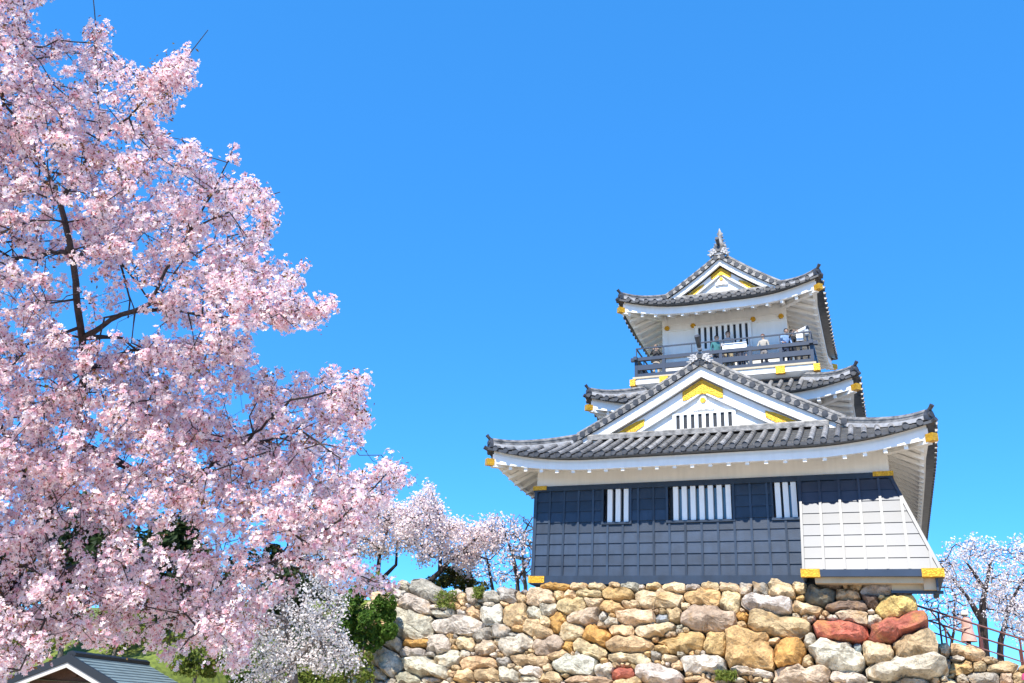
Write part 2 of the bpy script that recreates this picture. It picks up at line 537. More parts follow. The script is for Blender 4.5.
    m.grid([[(*inset(p, e - .30 + ins(p[2])), z(p[2])) for p in per] for e, z in ((.44, lambda d: fz(d) + .01), (.30, lambda d: fz(d) + .01), (.30, lambda d: fz(d) - .1), (.275, lambda d: fz(d) - .1), (.275, fb), (.44, fb))], 0)
    m.build('fascia', WHITEP, ro)
    # soffit with rafters
    wx0, wx1, wy0, wy1 = wall
    m = MB()
    rows = [[], []]
    for p in per:
        fx = (p[0] - x0) / (x1 - x0); fy = (p[1] - y0) / (y1 - y0)
        rows[0].append((*inset(p, .10 + ins(p[2])), fb(p[2]) + .03)); rows[1].append((wx0 + (wx1 - wx0) * fx, wy0 + (wy1 - wy0) * fy, zw))
    m.grid(rows, 0)
    zs = 0.545

    def rafters(n0, n1, lo, hi, fn, ov):
        k = int((n1 - n0 - .3) / zs); s = n0 + ((n1 - n0) - k * zs) / 2
        for i in range(k + 1):
            a = s + i * zs; d = min(a - n0, n1 - a)
            vm = ov if lo <= a <= hi else min(ov, max(.2, d * ov / max(1e-3, (lo - n0))))
            za = fb(d) + .045
            zb = za + (zw - za) * (vm / ov)
            fn(a, vm, za, zb)
    hwid = .055

    def fr(a, vm, za, zb):
        for yy, s in ((y0, 1), (y1, -1)):
            m.hexa([(a - hwid, yy + s * .33, za - .13), (a + hwid, yy + s * .33, za - .13), (a + hwid, yy + s * vm, zb - .13), (a - hwid, yy + s * vm, zb - .13),
                    (a - hwid, yy + s * .33, za), (a + hwid, yy + s * .33, za), (a + hwid, yy + s * vm, zb), (a - hwid, yy + s * vm, zb)])

    def sr(a, vm, za, zb):
        for xx, s in ((x0, 1), (x1, -1)):
            m.hexa([(xx + s * .33, a - hwid, za - .13), (xx + s * .33, a + hwid, za - .13), (xx + s * vm, a + hwid, zb - .13), (xx + s * vm, a - hwid, zb - .13),
                    (xx + s * .33, a - hwid, za), (xx + s * .33, a + hwid, za), (xx + s * vm, a + hwid, zb), (xx + s * vm, a - hwid, zb)])
    rafters(x0, x1, wx0, wx1, fr, wy0 - y0); rafters(y0, y1, wy0, wy1, sr, wx0 - x0)
    # hip rafters
    for (cx, cy, ux, uy) in ((x0, y0, wx0, wy0), (x1, y0, wx1, wy0), (x0, y1, wx0, wy1), (x1, y1, wx1, wy1)):
        sxx, syy = (1 if ux > cx else -1), (1 if uy > cy else -1)
        m.sweep([(cx + sxx * .18, cy + syy * .18, fb(0) + .02), (ux, uy, zw - .06)], [(-.09, -.17), (.09, -.17), (.09, .04), (-.09, .04)])
    m.build('soffit', WHITE, ro)
    # corner ridges, end tiles, gold caps
    prof_b = [(-.155, -.05), (-.155, .07), (.155, .07), (.155, -.05)]
    prof_r = [(-.15, -.05), (-.15, .10), (-.12, .10), (-.12, .17), (-.135, .17), (-.135, .20), (-.10, .20), (-.06, .27), (.06, .27), (.10, .20), (.135, .20), (.135, .17), (.12, .17), (.12, .10), (.15, .10), (.15, -.05)]
    for (cx, cy, sx_, sy_) in ((x0, y0, 1, 1), (x1, y0, -1, 1), (x0, y1, 1, -1), (x1, y1, -1, -1)):
        m = MB()
        us = np.linspace(gv, 0.16, 12)
        m.sweep([(cx + sx_ * u, cy + sy_ * u, Z(u, u) + .04 + .05 * max(0, 1 - u / .9) ** 2) for u in us], prof_r)
        m.sweep([(cx + sx_ * u, cy + sy_ * u, Z(u, u) + .035 + .05 * max(0, 1 - u / .9) ** 2) for u in us], prof_b, 1)
        rid = m.build('corner_ridge', [RIDGE, MORTAR], ro)
        m = MB()
        e = Vector((cx + sx_ * .15, cy + sy_ * .15, Z(.1, .1) + .16)); o = Vector((-sx_, -sy_, 0)).normalized(); s_ = Vector((-o.y, o.x, 0))
        shape = [(-.15, -.16), (-.17, -.02), (-.12, .10), (-.06, .17), (.06, .17), (.12, .10), (.17, -.02), (.15, -.16)]
        m.extrude([e + s_ * a + Vector((0, 0, b__)) for a, b__ in shape], o * 0.1)
        m.tube([e + o * .0 + Vector((0, 0, .14)), e + o * .10 + Vector((0, 0, .18)), e + o * .20 + Vector((0, 0, .28))], [.05, .055, .065], 8)
        m.tube([e + o * .09 + Vector((0, 0, .02)), e + o * .14 + Vector((0, 0, .02))], [.09, .08], 10)
        m.tube([e + o * .0 + Vector((0, 0, -.2)), e + o * .14 + Vector((0, 0, -.20)), e + o * .26 + Vector((0, 0, -.15))], [.075, .07, .075], 8)
        m.build('ridge_end_tile', TILED, ro)
        m = MB()
        c = Vector((cx + sx_ * .22, cy + sy_ * .22, fb(0) + .02))
        m.sweep([c, c + o * .26], [(-.10, -.12), (.10, -.12), (.10, .10), (-.10, .10)])
        m.build('gold_cap', GOLD, ro)
    if not gabled: return ro
    # ---- gable
    yv = y0 + gv - vo
    for front_, yb, sg in ((True, yv, 1), (False, y1 - gv + vo, -1)):
        zt = lambda u: Z(9, u)
        band = lambda a, b_, ua, ub, n=24: None
        us = np.linspace(gv - .25, hw, 22)
        Yp = lambda d: yb + sg * d
        wallp = [(x0 + u, Yp(.42), zt(u) - .30) for u in us] + [(x1 - u, Yp(.42), zt(u) - .30) for u in us[::-1][1:]]
        zb_ = zt(gv) - .5
        m = MB()
        m.extrude([(wallp[0][0], Yp(.42), zb_)] + wallp + [(wallp[-1][0], Yp(.42), zb_)], (0, sg * .15, 0))
        gb = cbuild(m, 'gable', WHITE, label=('front gable of the ' if front_ else 'rear gable of the ') + label)
        sc_ = hw / 6.6
        m = MB(); zf = zt(gv) - (0 if hw > 5 else .13); m.box((x0 + gv + .35, min(Yp(.32), Yp(-.02)), zf - .05), (x1 - gv - .35, max(Yp(.32), Yp(-.02)), zf + .10)); m.tube([(x0 + gv + .35, Yp(.05), zf + .11), (x1 - gv - .35, Yp(.05), zf + .11)], .06, 8)
        m.build('base_course', RIDGE, gb)
        b1, b2 = (.40, .92) if hw > 5 else (.30, .66)
        for side in (-1, 1):
            X = (lambda u: x0 + u) if side < 0 else (lambda u: x1 - u)
            for (ta, tb, da, db, nm) in ((.02, b1, .09, .20, 'verge_board'), (b1 + .02, b2, .30, .37, 'bargeboard')):
                m = MB(); rows = []
                for u in us:
                    e_ = min(u, hw)
                    rows.append([(X(u), Yp(da), zt(u) - ta), (X(u), Yp(da), zt(u) - tb), (X(u), Yp(db), zt(u) - tb), (X(u), Yp(db), zt(u) - ta), (X(u), Yp(da), zt(u) - ta)])
                m.grid(rows)
                if nm == 'bargeboard':
                    rows = [[(X(u), Yp(da - .03), zt(u) - tb + .06), (X(u), Yp(da - .03), zt(u) - tb), (X(u), Yp(db), zt(u) - tb - .002)] for u in us]
                    m.grid(rows)
                m.build(nm, WHITEP, gb)
            if front_:
                # gold at the foot of the bargeboard
                m = MB(); ua, ub = (3.7, 4.78) if hw > 5 else (2.5, 3.25)
                k = 9; top = []; bot = []
                for i in range(k):
                    u = ua + (ub - ua) * i / (k - 1)
                    wv = .03 * math.sin(i * 2.3)
                    top.append((X(u), Yp(.27), zt(u) - b1 - .05 - max(0, (i - 5)) * .03 + wv * .4)); bot.append((X(u), Yp(.27), zt(u) - b2 + .07 + max(0, i - 5) * .035 + wv))
                m.extrude(top + bot[::-1], (0, sg * .025, 0))
                m.build('gold_ornament', GOLD, gb)
            # verge tiles
            m = MB(); u = gv - .1; arc = 0
            while u < hw - .05:
                m.tube([(X(u), Yp(-.06), zt(u) + .10), (X(u), Yp(.30), zt(u) + .12)], [.10, .095], 10, 1)
                u += 0.27
            rows = [[(X(u), Yp(-.03), zt(u) - .03), (X(u), Yp(-.03), zt(u) + .10), (X(u), Yp(.3), zt(u) + .15)] for u in us]
            m.grid(rows, 0)
            m.sweep([(X(u), Yp(.42), zt(u) + .12) for u in us[1:-1]], [(a * 1.15, b_ * 1.1) for a, b_ in prof_r], 2)
            m.sweep([(X(u), Yp(.42), zt(u) + .11) for u in us[1:-1]], [(a * 1.18, b_ * 1.1) for a, b_ in prof_b], 3)
            m.build('verge_tiles', [TILE, TILED, RIDGE, MORTAR], gb)
        if front_:
            # gold at the peak: a chevron with a scalloped lower edge
            m = MB(); wd = .62 * sc_ + .04
            k = 15; top = []; bot = []
            for i in range(k):
                s = -1 + 2 * i / (k - 1); u = hw - abs(s) * wd
                top.append((xc + s * wd, Yp(.265), zt(u) - b1 - .04))
                a = abs(s)
                bot.append((xc + s * wd, Yp(.265), zt(u) - b2 + (.12 if a > .55 else .02 * (1 - a)) - .05 * math.cos(a * 9)))
            m.extrude(top + bot[::-1], (0, sg * .03, 0))
            m.build('gold_ornament', GOLD, gb)
            # white carved pendant with a gold stud
            m = MB(); zc = zt(hw) - b2 - .38 * (sc_ * .6 + .4); r0 = .36 * (sc_ * .55 + .45)
            pts = []
            for i in range(30):
                a = 2 * math.pi * i / 30
                rr = r0 * (.66 + .22 * math.cos(3 * (a - math.pi / 2)) + .10 * math.cos(6 * (a - math.pi / 2)))
                pts.append((xc + rr * 1.1 * math.cos(a), Yp(.335), zc + rr * math.sin(a)))
            m.extrude(pts, (0, sg * .09, 0))
            pd = m.build('carved_pendant', WHITEP, gb)
            m = MB(); m.tube([(xc, Yp(.34), zc + r0 * .35), (xc, Yp(.30), zc + r0 * .35)], [.10 * (sc_ * .5 + .5)] * 2, 6); m.build('gold_stud', GOLD, gb)
    # main ridge
    m = MB()
    pr = [(a * 1.25, b_ * 1.5) for a, b_ in prof_r]
    m.sweep([(xc, yv + .02, Z(9, hw) + .05), (xc, y1 - gv + vo - .02, Z(9, hw) + .05)], pr)
    m.build('main_ridge', RIDGE, ro)
    return ro, Z(9, hw), yv


P1 = lambda v: 0.458 * v + 0.0106 * v * v
roof1, zr1, yv1 = make_roof(-1.30, 12.28, -1.54, D1 + 1.5, 3.74, P1, 2.5, (0, 11, 0, D1), 3.95, L=0.46, label='wide lower tiled roof')
P2 = lambda v: 0.46 * v + 0.03 * v * v
roof2 = make_roof(0.58, 10.42, 3.14, 13.9, 7.10, P2, 1.9, (2.05, 8.95, 4.5, 12.5), 7.05, L=0.40, RR=2.8, gabled=False, label='narrow middle skirt roof')
P3 = lambda v: 0.445 * v + 0.048 * v * v
roof3, zr3, yv3 = make_roof(1.54, 9.46, 4.16, 12.9, 11.50, P3, 1.75, (3.13, 7.87, 5.82, 11.24), 11.72, L=0.46, RR=3.0, label='topmost tiled roof')

# ---- top storey: wall, window, studs
mb = MB(); mb.box((3.13, 5.82, 8.6), (7.87, 11.24, 12.0))
mb.box((3.09, 5.775, 10.98), (7.91, 11.28, 11.02)); mb.box((3.10, 5.785, 11.26), (7.90, 11.27, 11.30))
for x in (3.13, 4.30, 6.70, 7.87):
    mb.box((x - .11, 5.795, 8.75), (x + .11, 5.9, 11.75))
for z in (9.6,):
    mb.box((3.24, 5.80, z), (4.19, 5.85, z + .03)); mb.box((6.81, 5.80, z), (7.76, 5.85, z + .03))
pw = cbuild(mb, 'plaster_wall', WHITE, label='white plaster wall of the top storey')
mb = MB(); mb.box((4.45, 5.76, 10.02), (6.55, 5.80, 10.98)); wo = cbuild(mb, 'window', DARK)
mb = MB()
n = 9; sp = 2.1 / n
for k in range(n + 1):
    x = 4.45 + k * sp; mb.box((x - .065, 5.70, 10.0), (x + .065, 5.765, 11.0))
mb.box((4.36, 5.68, 9.94), (6.64, 5.77, 10.02)); mb.box((4.36, 5.68, 10.98), (6.64, 5.77, 11.06))
mb.build('lattice', WHITEP, wo)
for x in (3.22, 4.30, 6.70, 7.78):
    m = MB(); m.tube([(x, 5.79, 11.14), (x, 5.73, 11.14)], [.115, .10], 6); m.tube([(x, 5.73, 11.14), (x, 5.70, 11.14)], [.05, .04], 6); cbuild(m, 'gold_stud', GOLD)

# lower gable window
yg = yv1 + .42
mb = MB(); mb.box((4.5, yg - .02, 5.17), (6.48, yg + .02, 5.70)); wo = cbuild(mb, 'window', DARK)
mb = MB(); n = 8
for k in range(n + 1):
    x = 4.5 + k * 1.98 / n; mb.box((x - .062, yg - .07, 5.15), (x + .062, yg - .022, 5.72))
mb.box((4.42, yg - .075, 5.702), (6.56, yg - .018, 5.76)); mb.box((4.42, yg - .075, 5.08), (6.56, yg - .018, 5.15))
mb.build('lattice', WHITEP, wo)

# ---- balcony
mb = MB()
BX0, BX1, BY0, BY1 = 2.12, 8.92, 4.82, 12.2
mb.hexa([(BX0 + .25, BY0 + .25, 8.28), (BX1 - .25, BY0 + .25, 8.28), (BX1 - .25, BY1 - .25, 8.28), (BX0 + .25, BY1 - .25, 8.28), (BX0, BY0, 8.40), (BX1, BY0, 8.40), (BX1, BY1, 8.40), (BX0, BY1, 8.40)])
mb.box((BX0 - .03, BY0 - .03, 8.403), (BX1 + .03, BY1 + .03, 8.62))
mb.box((BX0 - .08, BY0 - .08, 8.623), (BX1 + .08, BY1 + .08, 8.70), 1)
mb.box((BX0 + .55, BY0 + .5, 7.6), (BX1 - .55, BY1 - .5, 8.277), 2)  # dark box whose colour stands for the shadow under the balcony floor
bal = cbuild(mb, 'balcony', [WHITEP, BEIGE, NAVYB], label='white balcony floor around the top storey')
mb = MB()
px = np.linspace(BX0 + .04, BX1 - .04, 7); py = np.linspace(BY0 + .04, BY1 - .04, 7)
for x in px:
    for y in (py[0], py[-1]):
        mb.box((x - .06, y - .06, 8.70), (x + .06, y + .06, 9.44)); mb.box((x - .018, y - .018, 9.44), (x + .018, y + .018, 9.96))
for y in py[1:-1]:
    for x in (px[0], px[-1]):
        mb.box((x - .06, y - .06, 8.70), (x + .06, y + .06, 9.44)); mb.box((x - .018, y - .018, 9.44), (x + .018, y + .018, 9.96))
for z0, z1, e, ext in ((8.72, 8.85, .055, 0), (9.01, 9.22, .05, 0), (9.41, 9.55, .07, .22), (9.93, 9.98, .025, .02)):
    for y in (py[0], py[-1]): mb.box((px[0] - ext, y - e, z0 + .001), (px[-1] + ext, y + e, z1 + .001))
    for x in (px[0], px[-1]): mb.box((x - e, py[0] - ext, z0), (x + e, py[-1] + ext, z1))
mb.build('railing', NAVYB, bal)
for a, b_ in (((1.93, 4.70, 8.33), (2.15, 4.98, 8.60)), ((8.89, 4.70, 8.33), (9.13, 4.98, 8.60)), ((3.12, 4.70, 8.33), (3.46, 4.86, 8.63)), ((7.54, 4.70, 8.33), (7.88, 4.86, 8.63))):
    gold_box(a, b_, bal)

# ---- flared stone-drop bay on the right corner
mb = MB()
XL, XR = 8.46, 11.0
T0, T1 = 2.96, 0.22
FL = 0.93
def fl(z): return FL * (T0 - z) / (T0 - T1)
def bayface(P, width_fn, rows=8, ncol=5):
    """P(a,z,d) point on the flared face"""
    rh = (T0 - T1) / rows
    for r in range(rows):
        za, zb = T1 + r * rh, T1 + (r + 1) * rh
        mb.hexa([P(0, za, -.03), P(1, za, -.03), P(1, za, .036), P(0, za, .036), P(0, zb, -.03), P(1, zb, -.03), P(1, zb, .012), P(0, zb, .012)])
n_f = Vector((0, -(T0 - T1), FL)).normalized()
def Pf(a, z, d):
    x = XL + (XR + fl(z) - XL) * a
    return (x, -fl(z) - .08 + n_f.y * d + .0, z + n_f.z * d)
bayface(Pf, None)
n_s = Vector((T0 - T1, 0, FL)).normalized()
def Ps(a, z, d):
    y0_ = -fl(z) - .08; y = y0_ + (3.0 - y0_) * a
    return (XR + fl(z) + n_s.x * d, y, z + n_s.z * d)
bayface(Ps, None)
def batten(P, a0, a1, hw_=.035):
    pass
for k in range(7):
    x = XL + .03 + k * .545
    zt_ = T0 if x < XR else T0 - (x - XR) / FL * (T0 - T1)
    if zt_ < T1 + .3: continue
    A = lambda xx, z, d: (xx, -fl(z) - .08 + n_f.y * d, z + n_f.z * d)
    mb.hexa([A(x - .035, T1, 0), A(x + .035, T1, 0), A(x + .035, T1, .085), A(x - .035, T1, .085), A(x - .035, zt_, 0), A(x + .035, zt_, 0), A(x + .035, zt_, .085), A(x - .035, zt_, .085)])
for k in range(6):
    y = .1 + k * .55
    A = lambda yy, z, d: (XR + fl(z) + n_s.x * d, yy, z + n_s.z * d)
    mb.hexa([A(y - .035, T1, 0), A(y + .035, T1, 0), A(y + .035, T1, .075), A(y - .035, T1, .075), A(y - .035, T0, 0), A(y + .035, T0, 0), A(y + .035, T0, .06), A(y - .035, T0, .06)])
# corner batten
mb.tube([(XR + FL + .03, -FL - .11, T1), (XR + .03, -.11, T0)], .06, 4)
# cheek on the left
mb.extrude([(XL, -.05, T1), (XL, -FL - .08, T1), (XL, -.08, T0), (XL, -.05, T0)], (.05, 0, 0))
bay = cbuild(mb, 'stone_drop_bay', mat('glossy_navy_boards', (.03, .045, .075), .40, spec=.44, var=.1, island=.15), label='flared corner bay of glossy boards catching the sun')
yb0, xb1 = -FL - .16, XR + FL + .08
mb = MB()
mb.box((XL - .04, yb0, 0.05), (xb1, yb0 + .14, T1 + .02)); mb.box((xb1 - .14, yb0 + .142, 0.02), (xb1, 3.1, T1 + .02)); mb.box((XL - .04, yb0 + .142, 0.02), (XL + .06, -.11, T1 + .02))
mb.build('beam', NAVYB, bay)
for a, b_ in (((XL - .05, yb0 - .025, 0.035), (XL + .46, yb0 + .165, T1 + .035)), ((xb1 - .52, yb0 - .025, 0.035), (xb1 + .025, yb0 + .4, T1 + .035))):
    gold_box(a, b_, bay)
mb = MB()
mb.box((XL + .3, yb0 + .20, -.10), (xb1 - .5, -.35, 0.06)); mb.box((xb1 - .50, yb0 + .30, -.26), (xb1 - .20, -.2, 0.059)); mb.box((xb1 - 1.3, yb0 + .5, -.27), (xb1 - .502, -.2, -.101))
mb.build('underside', BEIGE, bay)
mb = MB()
mb.box((xb1 - .197, yb0 + .18, -.30), (xb1 - .145, -.15, 0.058)); mb.box((xb1 - 1.32, yb0 + .45, -.33), (xb1 - .03, yb0 + .62, -.262))
mb.build('bearer', NAVYB, bay)

# ---- ridge-end finials
mb = MB()
z0 = zr1 + .12; y = yv1 - .06
def curls(mb, x, y, z, s, mi=0):
    for sg in (-1, 1):
        for k, (dx, dz, r) in enumerate(((.20, .0, .11), (.36, -.10, .10), (.30, .13, .085), (.48, -.20, .08), (.44, .04, .06))):
            mb.tube([(x + sg * dx * s, y - .05, z + dz * s), (x + sg * dx * s, y + .14, z + dz * s)], [r * s, r * s * .9], 9, mi)
            mb.tube([(x + sg * dx * s, y - .05, z + dz * s), (x + sg * (dx + .16) * s, y - .02, z + (dz + .05) * s)], [r * s * .6, .02], 6, mi)
    mb.extrude([(x - .26 * s, y, z - .2 * s), (x + .26 * s, y, z - .2 * s), (x + .22 * s, y, z + .16 * s), (x + .10 * s, y, z + .34 * s), (x - .10 * s, y, z + .34 * s), (x - .22 * s, y, z + .16 * s)], (0, .12, 0), mi)
curls(mb, XC, y, z0 + .08, .7)
mb.tube([(XC, y + .1, z0 + .42), (XC, y - .12, z0 + .52), (XC, y - .40, z0 + .74)], [.075, .08, .095], 9, 1)
mb.tube([(XC, y + .02, z0 + .16), (XC, y - .06, z0 + .16)], [.12, .11], 10, 1)
mb.ball((XC, y, z0 + .46), .10, 8, 0)
f1 = cbuild(mb, 'ridge_ornament', [MORTAR, TILED], label='carved demon tile with pale scrolls on the lower gable peak')

mb = MB()
z0 = zr3 + .18; y = yv3 - .04
curls(mb, XC, y, z0 + .08, .72)
mb.tube([(XC, y + .02, z0 + .18), (XC, y - .07, z0 + .18)], [.14, .13], 10, 1)
mb.tube([(XC, y + .1, z0 + .42), (XC, y - .1, z0 + .46), (XC, y - .3, z0 + .55)], [.07, .075, .085], 9, 1)
f3 = cbuild(mb, 'ridge_ornament', [MORTAR, TILED], label='carved demon tile on the top gable peak')


def dolphin(yb, face):
    m = MB()
    pts = [(XC, yb + face * .05, z0 + .28), (XC, yb - face * .06, z0 + .48), (XC, yb + face * .02, z0 + .70), (XC, yb + face * .16, z0 + .92), (XC, yb + face * .2, z0 + 1.12), (XC, yb + face * .12, z0 + 1.28)]
    m.tube(pts, [.20, .22, .17, .12, .08, .03], 10)
    m.v = [(x, y, z0 + (z - z0) * 1.04) for x, y, z in m.v]
    for sg in (-1, 1):
        m.extrude([(XC + sg * .15, yb + .05, z0 + .45), (XC + sg * .28, yb + .08, z0 + .50), (XC + sg * .24, yb + .08, z0 + .62), (XC + sg * .12, yb + .05, z0 + .62)], (0, .05, 0))
        m.extrude([(XC + sg * .05, yb + face * .2, z0 + 1.02), (XC + sg * .13, yb + face * .2, z0 + 1.22), (XC + sg * .08, yb + face * .16, z0 + 1.24), (XC, yb + face * .14, z0 + 1.46), (XC, yb + face * .2, z0 + 1.0)], (0, .05, 0))
        for k in range(3):
            m.tube([(XC + sg * .12, yb + face * .05, z0 + .62 + k * .16), (XC + sg * (.26 - .05 * k), yb + face * .08, z0 + .70 + k * .16)], [.04, .012], 5)
    m.ball((XC - .09, yb - .16, z0 + .5), .045, 6); m.ball((XC + .09, yb - .16, z0 + .5), .045, 6)
    return m
for yb, fc in ((yv3 + .28, 1), (12.9 - 1.75 + .35 - .3, -1)):
    cbuild(dolphin(yb, fc), 'roof_dolphin', TILE, smooth=True, label='upright fish shaped ridge finial')

# ------------------------------------------------------------------ dry stone base
STC = dict(cream=(.60, .45, .26), tan=(.52, .36, .19), orange=(.50, .25, .06), lgrey=(.49, .44, .345), grey=(.33, .30, .25), white=(.60, .555, .46),
           red=(.40, .095, .06), mauve=(.37, .28, .21), brown=(.15, .10, .07), dark=(.13, .125, .10), yellow=(.52, .35, .11), pink=(.50, .36, .25), bluegrey=(.21, .24, .28), otan=(.52, .32, .13))
S1 = """428 592 32 16 25 grey;416 605 30 17 20 lgrey;412 627 40 31 15 lgrey;417 643 28 9 0 orange;457 625 46 18 5 lgrey;441 608 22 6 3 lgrey;445 615 19 10 -15 grey;400 595 12 9 0 white;391 588 10 8 0 lgrey;404 586 9 9 0 lgrey
390 641 24 15 25 lgrey;383 659 42 22 38 lgrey;358 668 17 15 -40 lgrey;376 673 20 14 10 lgrey;413 654 22 12 5 grey;426 668 42 18 18 lgrey;440 645 22 17 10 lgrey;466 644 18 13 15 cream;486 648 18 14 0 pink;479 663 39 12 0 tan
448 660 25 14 -15 lgrey;484 636 18 11 -35 grey;501 632 18 14 0 grey;492 614 22 18 -15 white;473 614 14 12 20 tan;490 598 24 11 -5 grey;472 597 10 14 0 lgrey;462 600 9 12 0 tan;488 676 24 12 0 tan;464 677 20 12 0 tan
433 680 18 8 0 white;407 679 24 12 20 lgrey;353 682 20 10 0 lgrey;462 613 9 6 0 white;454 674 11 7 0 tan;490 605 12 5 -10 lgrey;508 596 21 13 10 grey;521 598 9 11 -30 tan;541 597 26 16 -5 cream;555 587.5 28 6 0 orange
559 595 11 8 0 tan;570 595 14 8 -10 cream;588 594 25 8 0 tan;580 587.5 15 7 0 tan;597 587.5 17 6 5 cream;615 586.5 10 6 0 tan;630 587.5 17 8 0 grey;619 595 28 13 5 otan;654 587.5 14 7 0 cream;572 607 27 16 -5 tan
595 603 18 10 5 cream;612 607 28 11 12 otan;631 605 20 8 -5 cream;585 617 31 16 -15 pink;516 616 24 21 -20 tan;534 613 15 12 0 lgrey;549 610 16 12 0 lgrey;558 622 14 20 10 orange;546 624 12 11 35 cream;538 629 28 15 15 tan
573 632 23 17 -15 cream;597 636 26 17 15 orange;637 618 37 15 5 cream;611 622 15 8 0 lgrey;604 617 9 8 0 white;622 631 24 10 3 tan;655 630 36 13 -10 cream;629 645 42 15 3 tan;516 645 28 17 -15 lgrey;549 646 27 16 -15 mauve
569 647 9 11 20 orange;588 649 33 13 18 cream;530 661 38 11 3 tan;559 656 18 9 -20 tan;574 665 43 16 5 white;605 670 18 12 -10 white;631 659 38 10 5 cream;623 674 20 13 0 red;588 681 44 8 3 tan;551 678 22 11 10 tan
509 676 21 13 15 lgrey;530 680 18 8 0 lgrey;518 629 11 6 0 otan;504 662 14 9 0 grey;547 668 10 7 0 cream;515 636 12 6 0 grey;675 588 21 8 0 cream;693 588 14 6 0 grey;659 600 46 17 5 cream;704 598 34 16 5 otan
711 587.5 17 7 0 cream;729 588 19 8 5 cream;747 590 13 11 0 grey;760 590 16 11 0 grey;783 591 27 13 8 cream;799 589 14 9 0 cream;730 603 19 20 10 cream;768 605 53 15 5 white;806 609 30 12 10 cream;709 619 56 23 10 mauve
743 617 11 8 0 orange;778 626 63 20 8 tan;750 649 50 40 15 otan;789 653 30 26 -10 orange;683 643 44 18 -8 otan;717 644 24 20 10 otan;704 665 40 17 3 white;660 675 42 18 12 white;752 673 45 8 8 white;803 676 52 17 0 pink
675 615 14 13 0 tan;662 619 13 8 0 bluegrey;671 635 13 6 0 lgrey;774 642 13 7 0 cream;810 641 11 14 0 lgrey;808 662 11 12 0 tan;669 659 16 8 15 cream;677 666 11 8 0 tan;694 680 18 7 0 tan;731 681 34 6 0 lgrey
664 649 15 9 0 otan;742 625 9 8 0 tan;686 607 9 8 0 cream;820 597 30 18 0 dark;848 596 24 12 0 tan;877 590 37 12 -3 grey;904 595 14 10 0 brown;849 606 44 12 -5 brown;871 602 16 12 0 brown;853 617 36 14 15 pink
874 621 14 12 -10 white;896 608 37 19 -10 yellow;841 631 54 20 3 red;897 629 56 20 -20 red;839 656 54 26 15 white;877 654 30 21 8 cream;915 647 37 29 -12 tan;904 670 76 20 -4 lgrey;848 679 36 12 5 lgrey;912 683 30 8 0 grey;857 650 9 10 0 bluegrey;833 618 12 6 0 grey;857 588 14 7 0 tan;829 586 22 6 0 brown"""
S2 = """944 651 13 13 0 cream;966 653 36 12 15 tan;961 668 24 13 -5 otan;979 667 13 9 0 tan;946 665 11 11 0 grey;991 661 14 7 10 tan;1003 668 28 11 5 cream;984 679 32 12 0 grey;1006 679 13 11 0 pink;957 659 15 6 0 grey;1019 678 13 11 5 tan;963 680 14 8 0 lgrey;1024 690 20 12 0 grey;1003 691 22 10 0 tan;980 692 20 10 0 lgrey;958 692 20 12 0 tan;1034 682 18 9 5 tan;1046 687 16 8 5 cream;1060 692 16 8 0 grey"""


def parse(s):
    out = []
    for ln in s.replace('\n', ';').split(';'):
        p = ln.split()
        if p: out.append([*map(float, p[:5]), p[5]])
    return out


stm = bpy.data.materials.new('rough_stone'); stm.use_nodes = True
t = stm.node_tree; b = t.nodes['Principled BSDF']; b.inputs['Roughness'].default_value = .85; b.inputs['Specular IOR Level'].default_value = .3
at = t.nodes.new('ShaderNodeAttribute'); at.attribute_name = 'col'
tc = t.nodes.new('ShaderNodeTexCoord')
def nz(sc, det=7, rough=.6):
    n = t.nodes.new('ShaderNodeTexNoise'); n.inputs['Scale'].default_value = sc; n.inputs['Detail'].default_value = det; n.inputs['Roughness'].default_value = rough
    t.links.new(tc.outputs['Object'], n.inputs['Vector']); return n
def rampn(src, p0, p1, c0, c1):
    r = t.nodes.new('ShaderNodeValToRGB'); r.color_ramp.elements[0].position = p0; r.color_ramp.elements[1].position = p1
    r.color_ramp.elements[0].color = (*c0, 1); r.color_ramp.elements[1].color = (*c1, 1); t.links.new(src, r.inputs['Fac']); return r
def mixn(bt, f, A, B):
    m = t.nodes.new('ShaderNodeMix'); m.data_type = 'RGBA'; m.blend_type = bt
    if hasattr(f, 'links') or hasattr(f, 'is_linked'): t.links.new(f, m.inputs['Factor'])
    else: m.inputs['Factor'].default_value = f
    for s_, k in ((A, 'A'), (B, 'B')):
        if isinstance(s_, tuple): m.inputs[k].default_value = (*s_, 1)
        else: t.links.new(s_, m.inputs[k])
    return m.outputs['Result']
na, nb, nc = nz(3.2), nz(1.5, 4), nz(14, 8, .7)
r1 = rampn(na.outputs['Fac'], .32, .68, (.55, .50, .46), (1.5, 1.46, 1.4))
c1 = mixn('MULTIPLY', 1.0, at.outputs['Color'], r1.outputs['Color'])
r2 = rampn(nb.outputs['Fac'], .54, .70, (0, 0, 0), (.62, .62, .62))
c2 = mixn('MIX', r2.outputs['Color'], c1, (.52, .29, .09))
r3 = rampn(nc.outputs['Fac'], .34, .48, (.6, .6, .6), (0, 0, 0))
c3 = mixn('MIX', r3.outputs['Color'], c2, (.10, .095, .08))
t.links.new(c3, b.inputs['Base Color'])
bp = t.nodes.new('ShaderNodeBump'); bp.inputs['Strength'].default_value = 1.0; bp.inputs['Distance'].default_value = .10
hb = nz(9, 9, .68); t.links.new(hb.outputs['Fac'], bp.inputs['Height']); t.links.new(bp.outputs['Normal'], b.inputs['Normal'])
EARTH = mat('dark_packed_earth', (0.07, 0.055, 0.04), 0.95, var=.4, scale=4, bump=.5, bscale=12)


def wall_point(x, y, ya, k):
    r = ray(x, y); tt = (ya + k * CAM[2] - CAM[1]) / (r[1] - k * r[2]); return CAM + r * tt


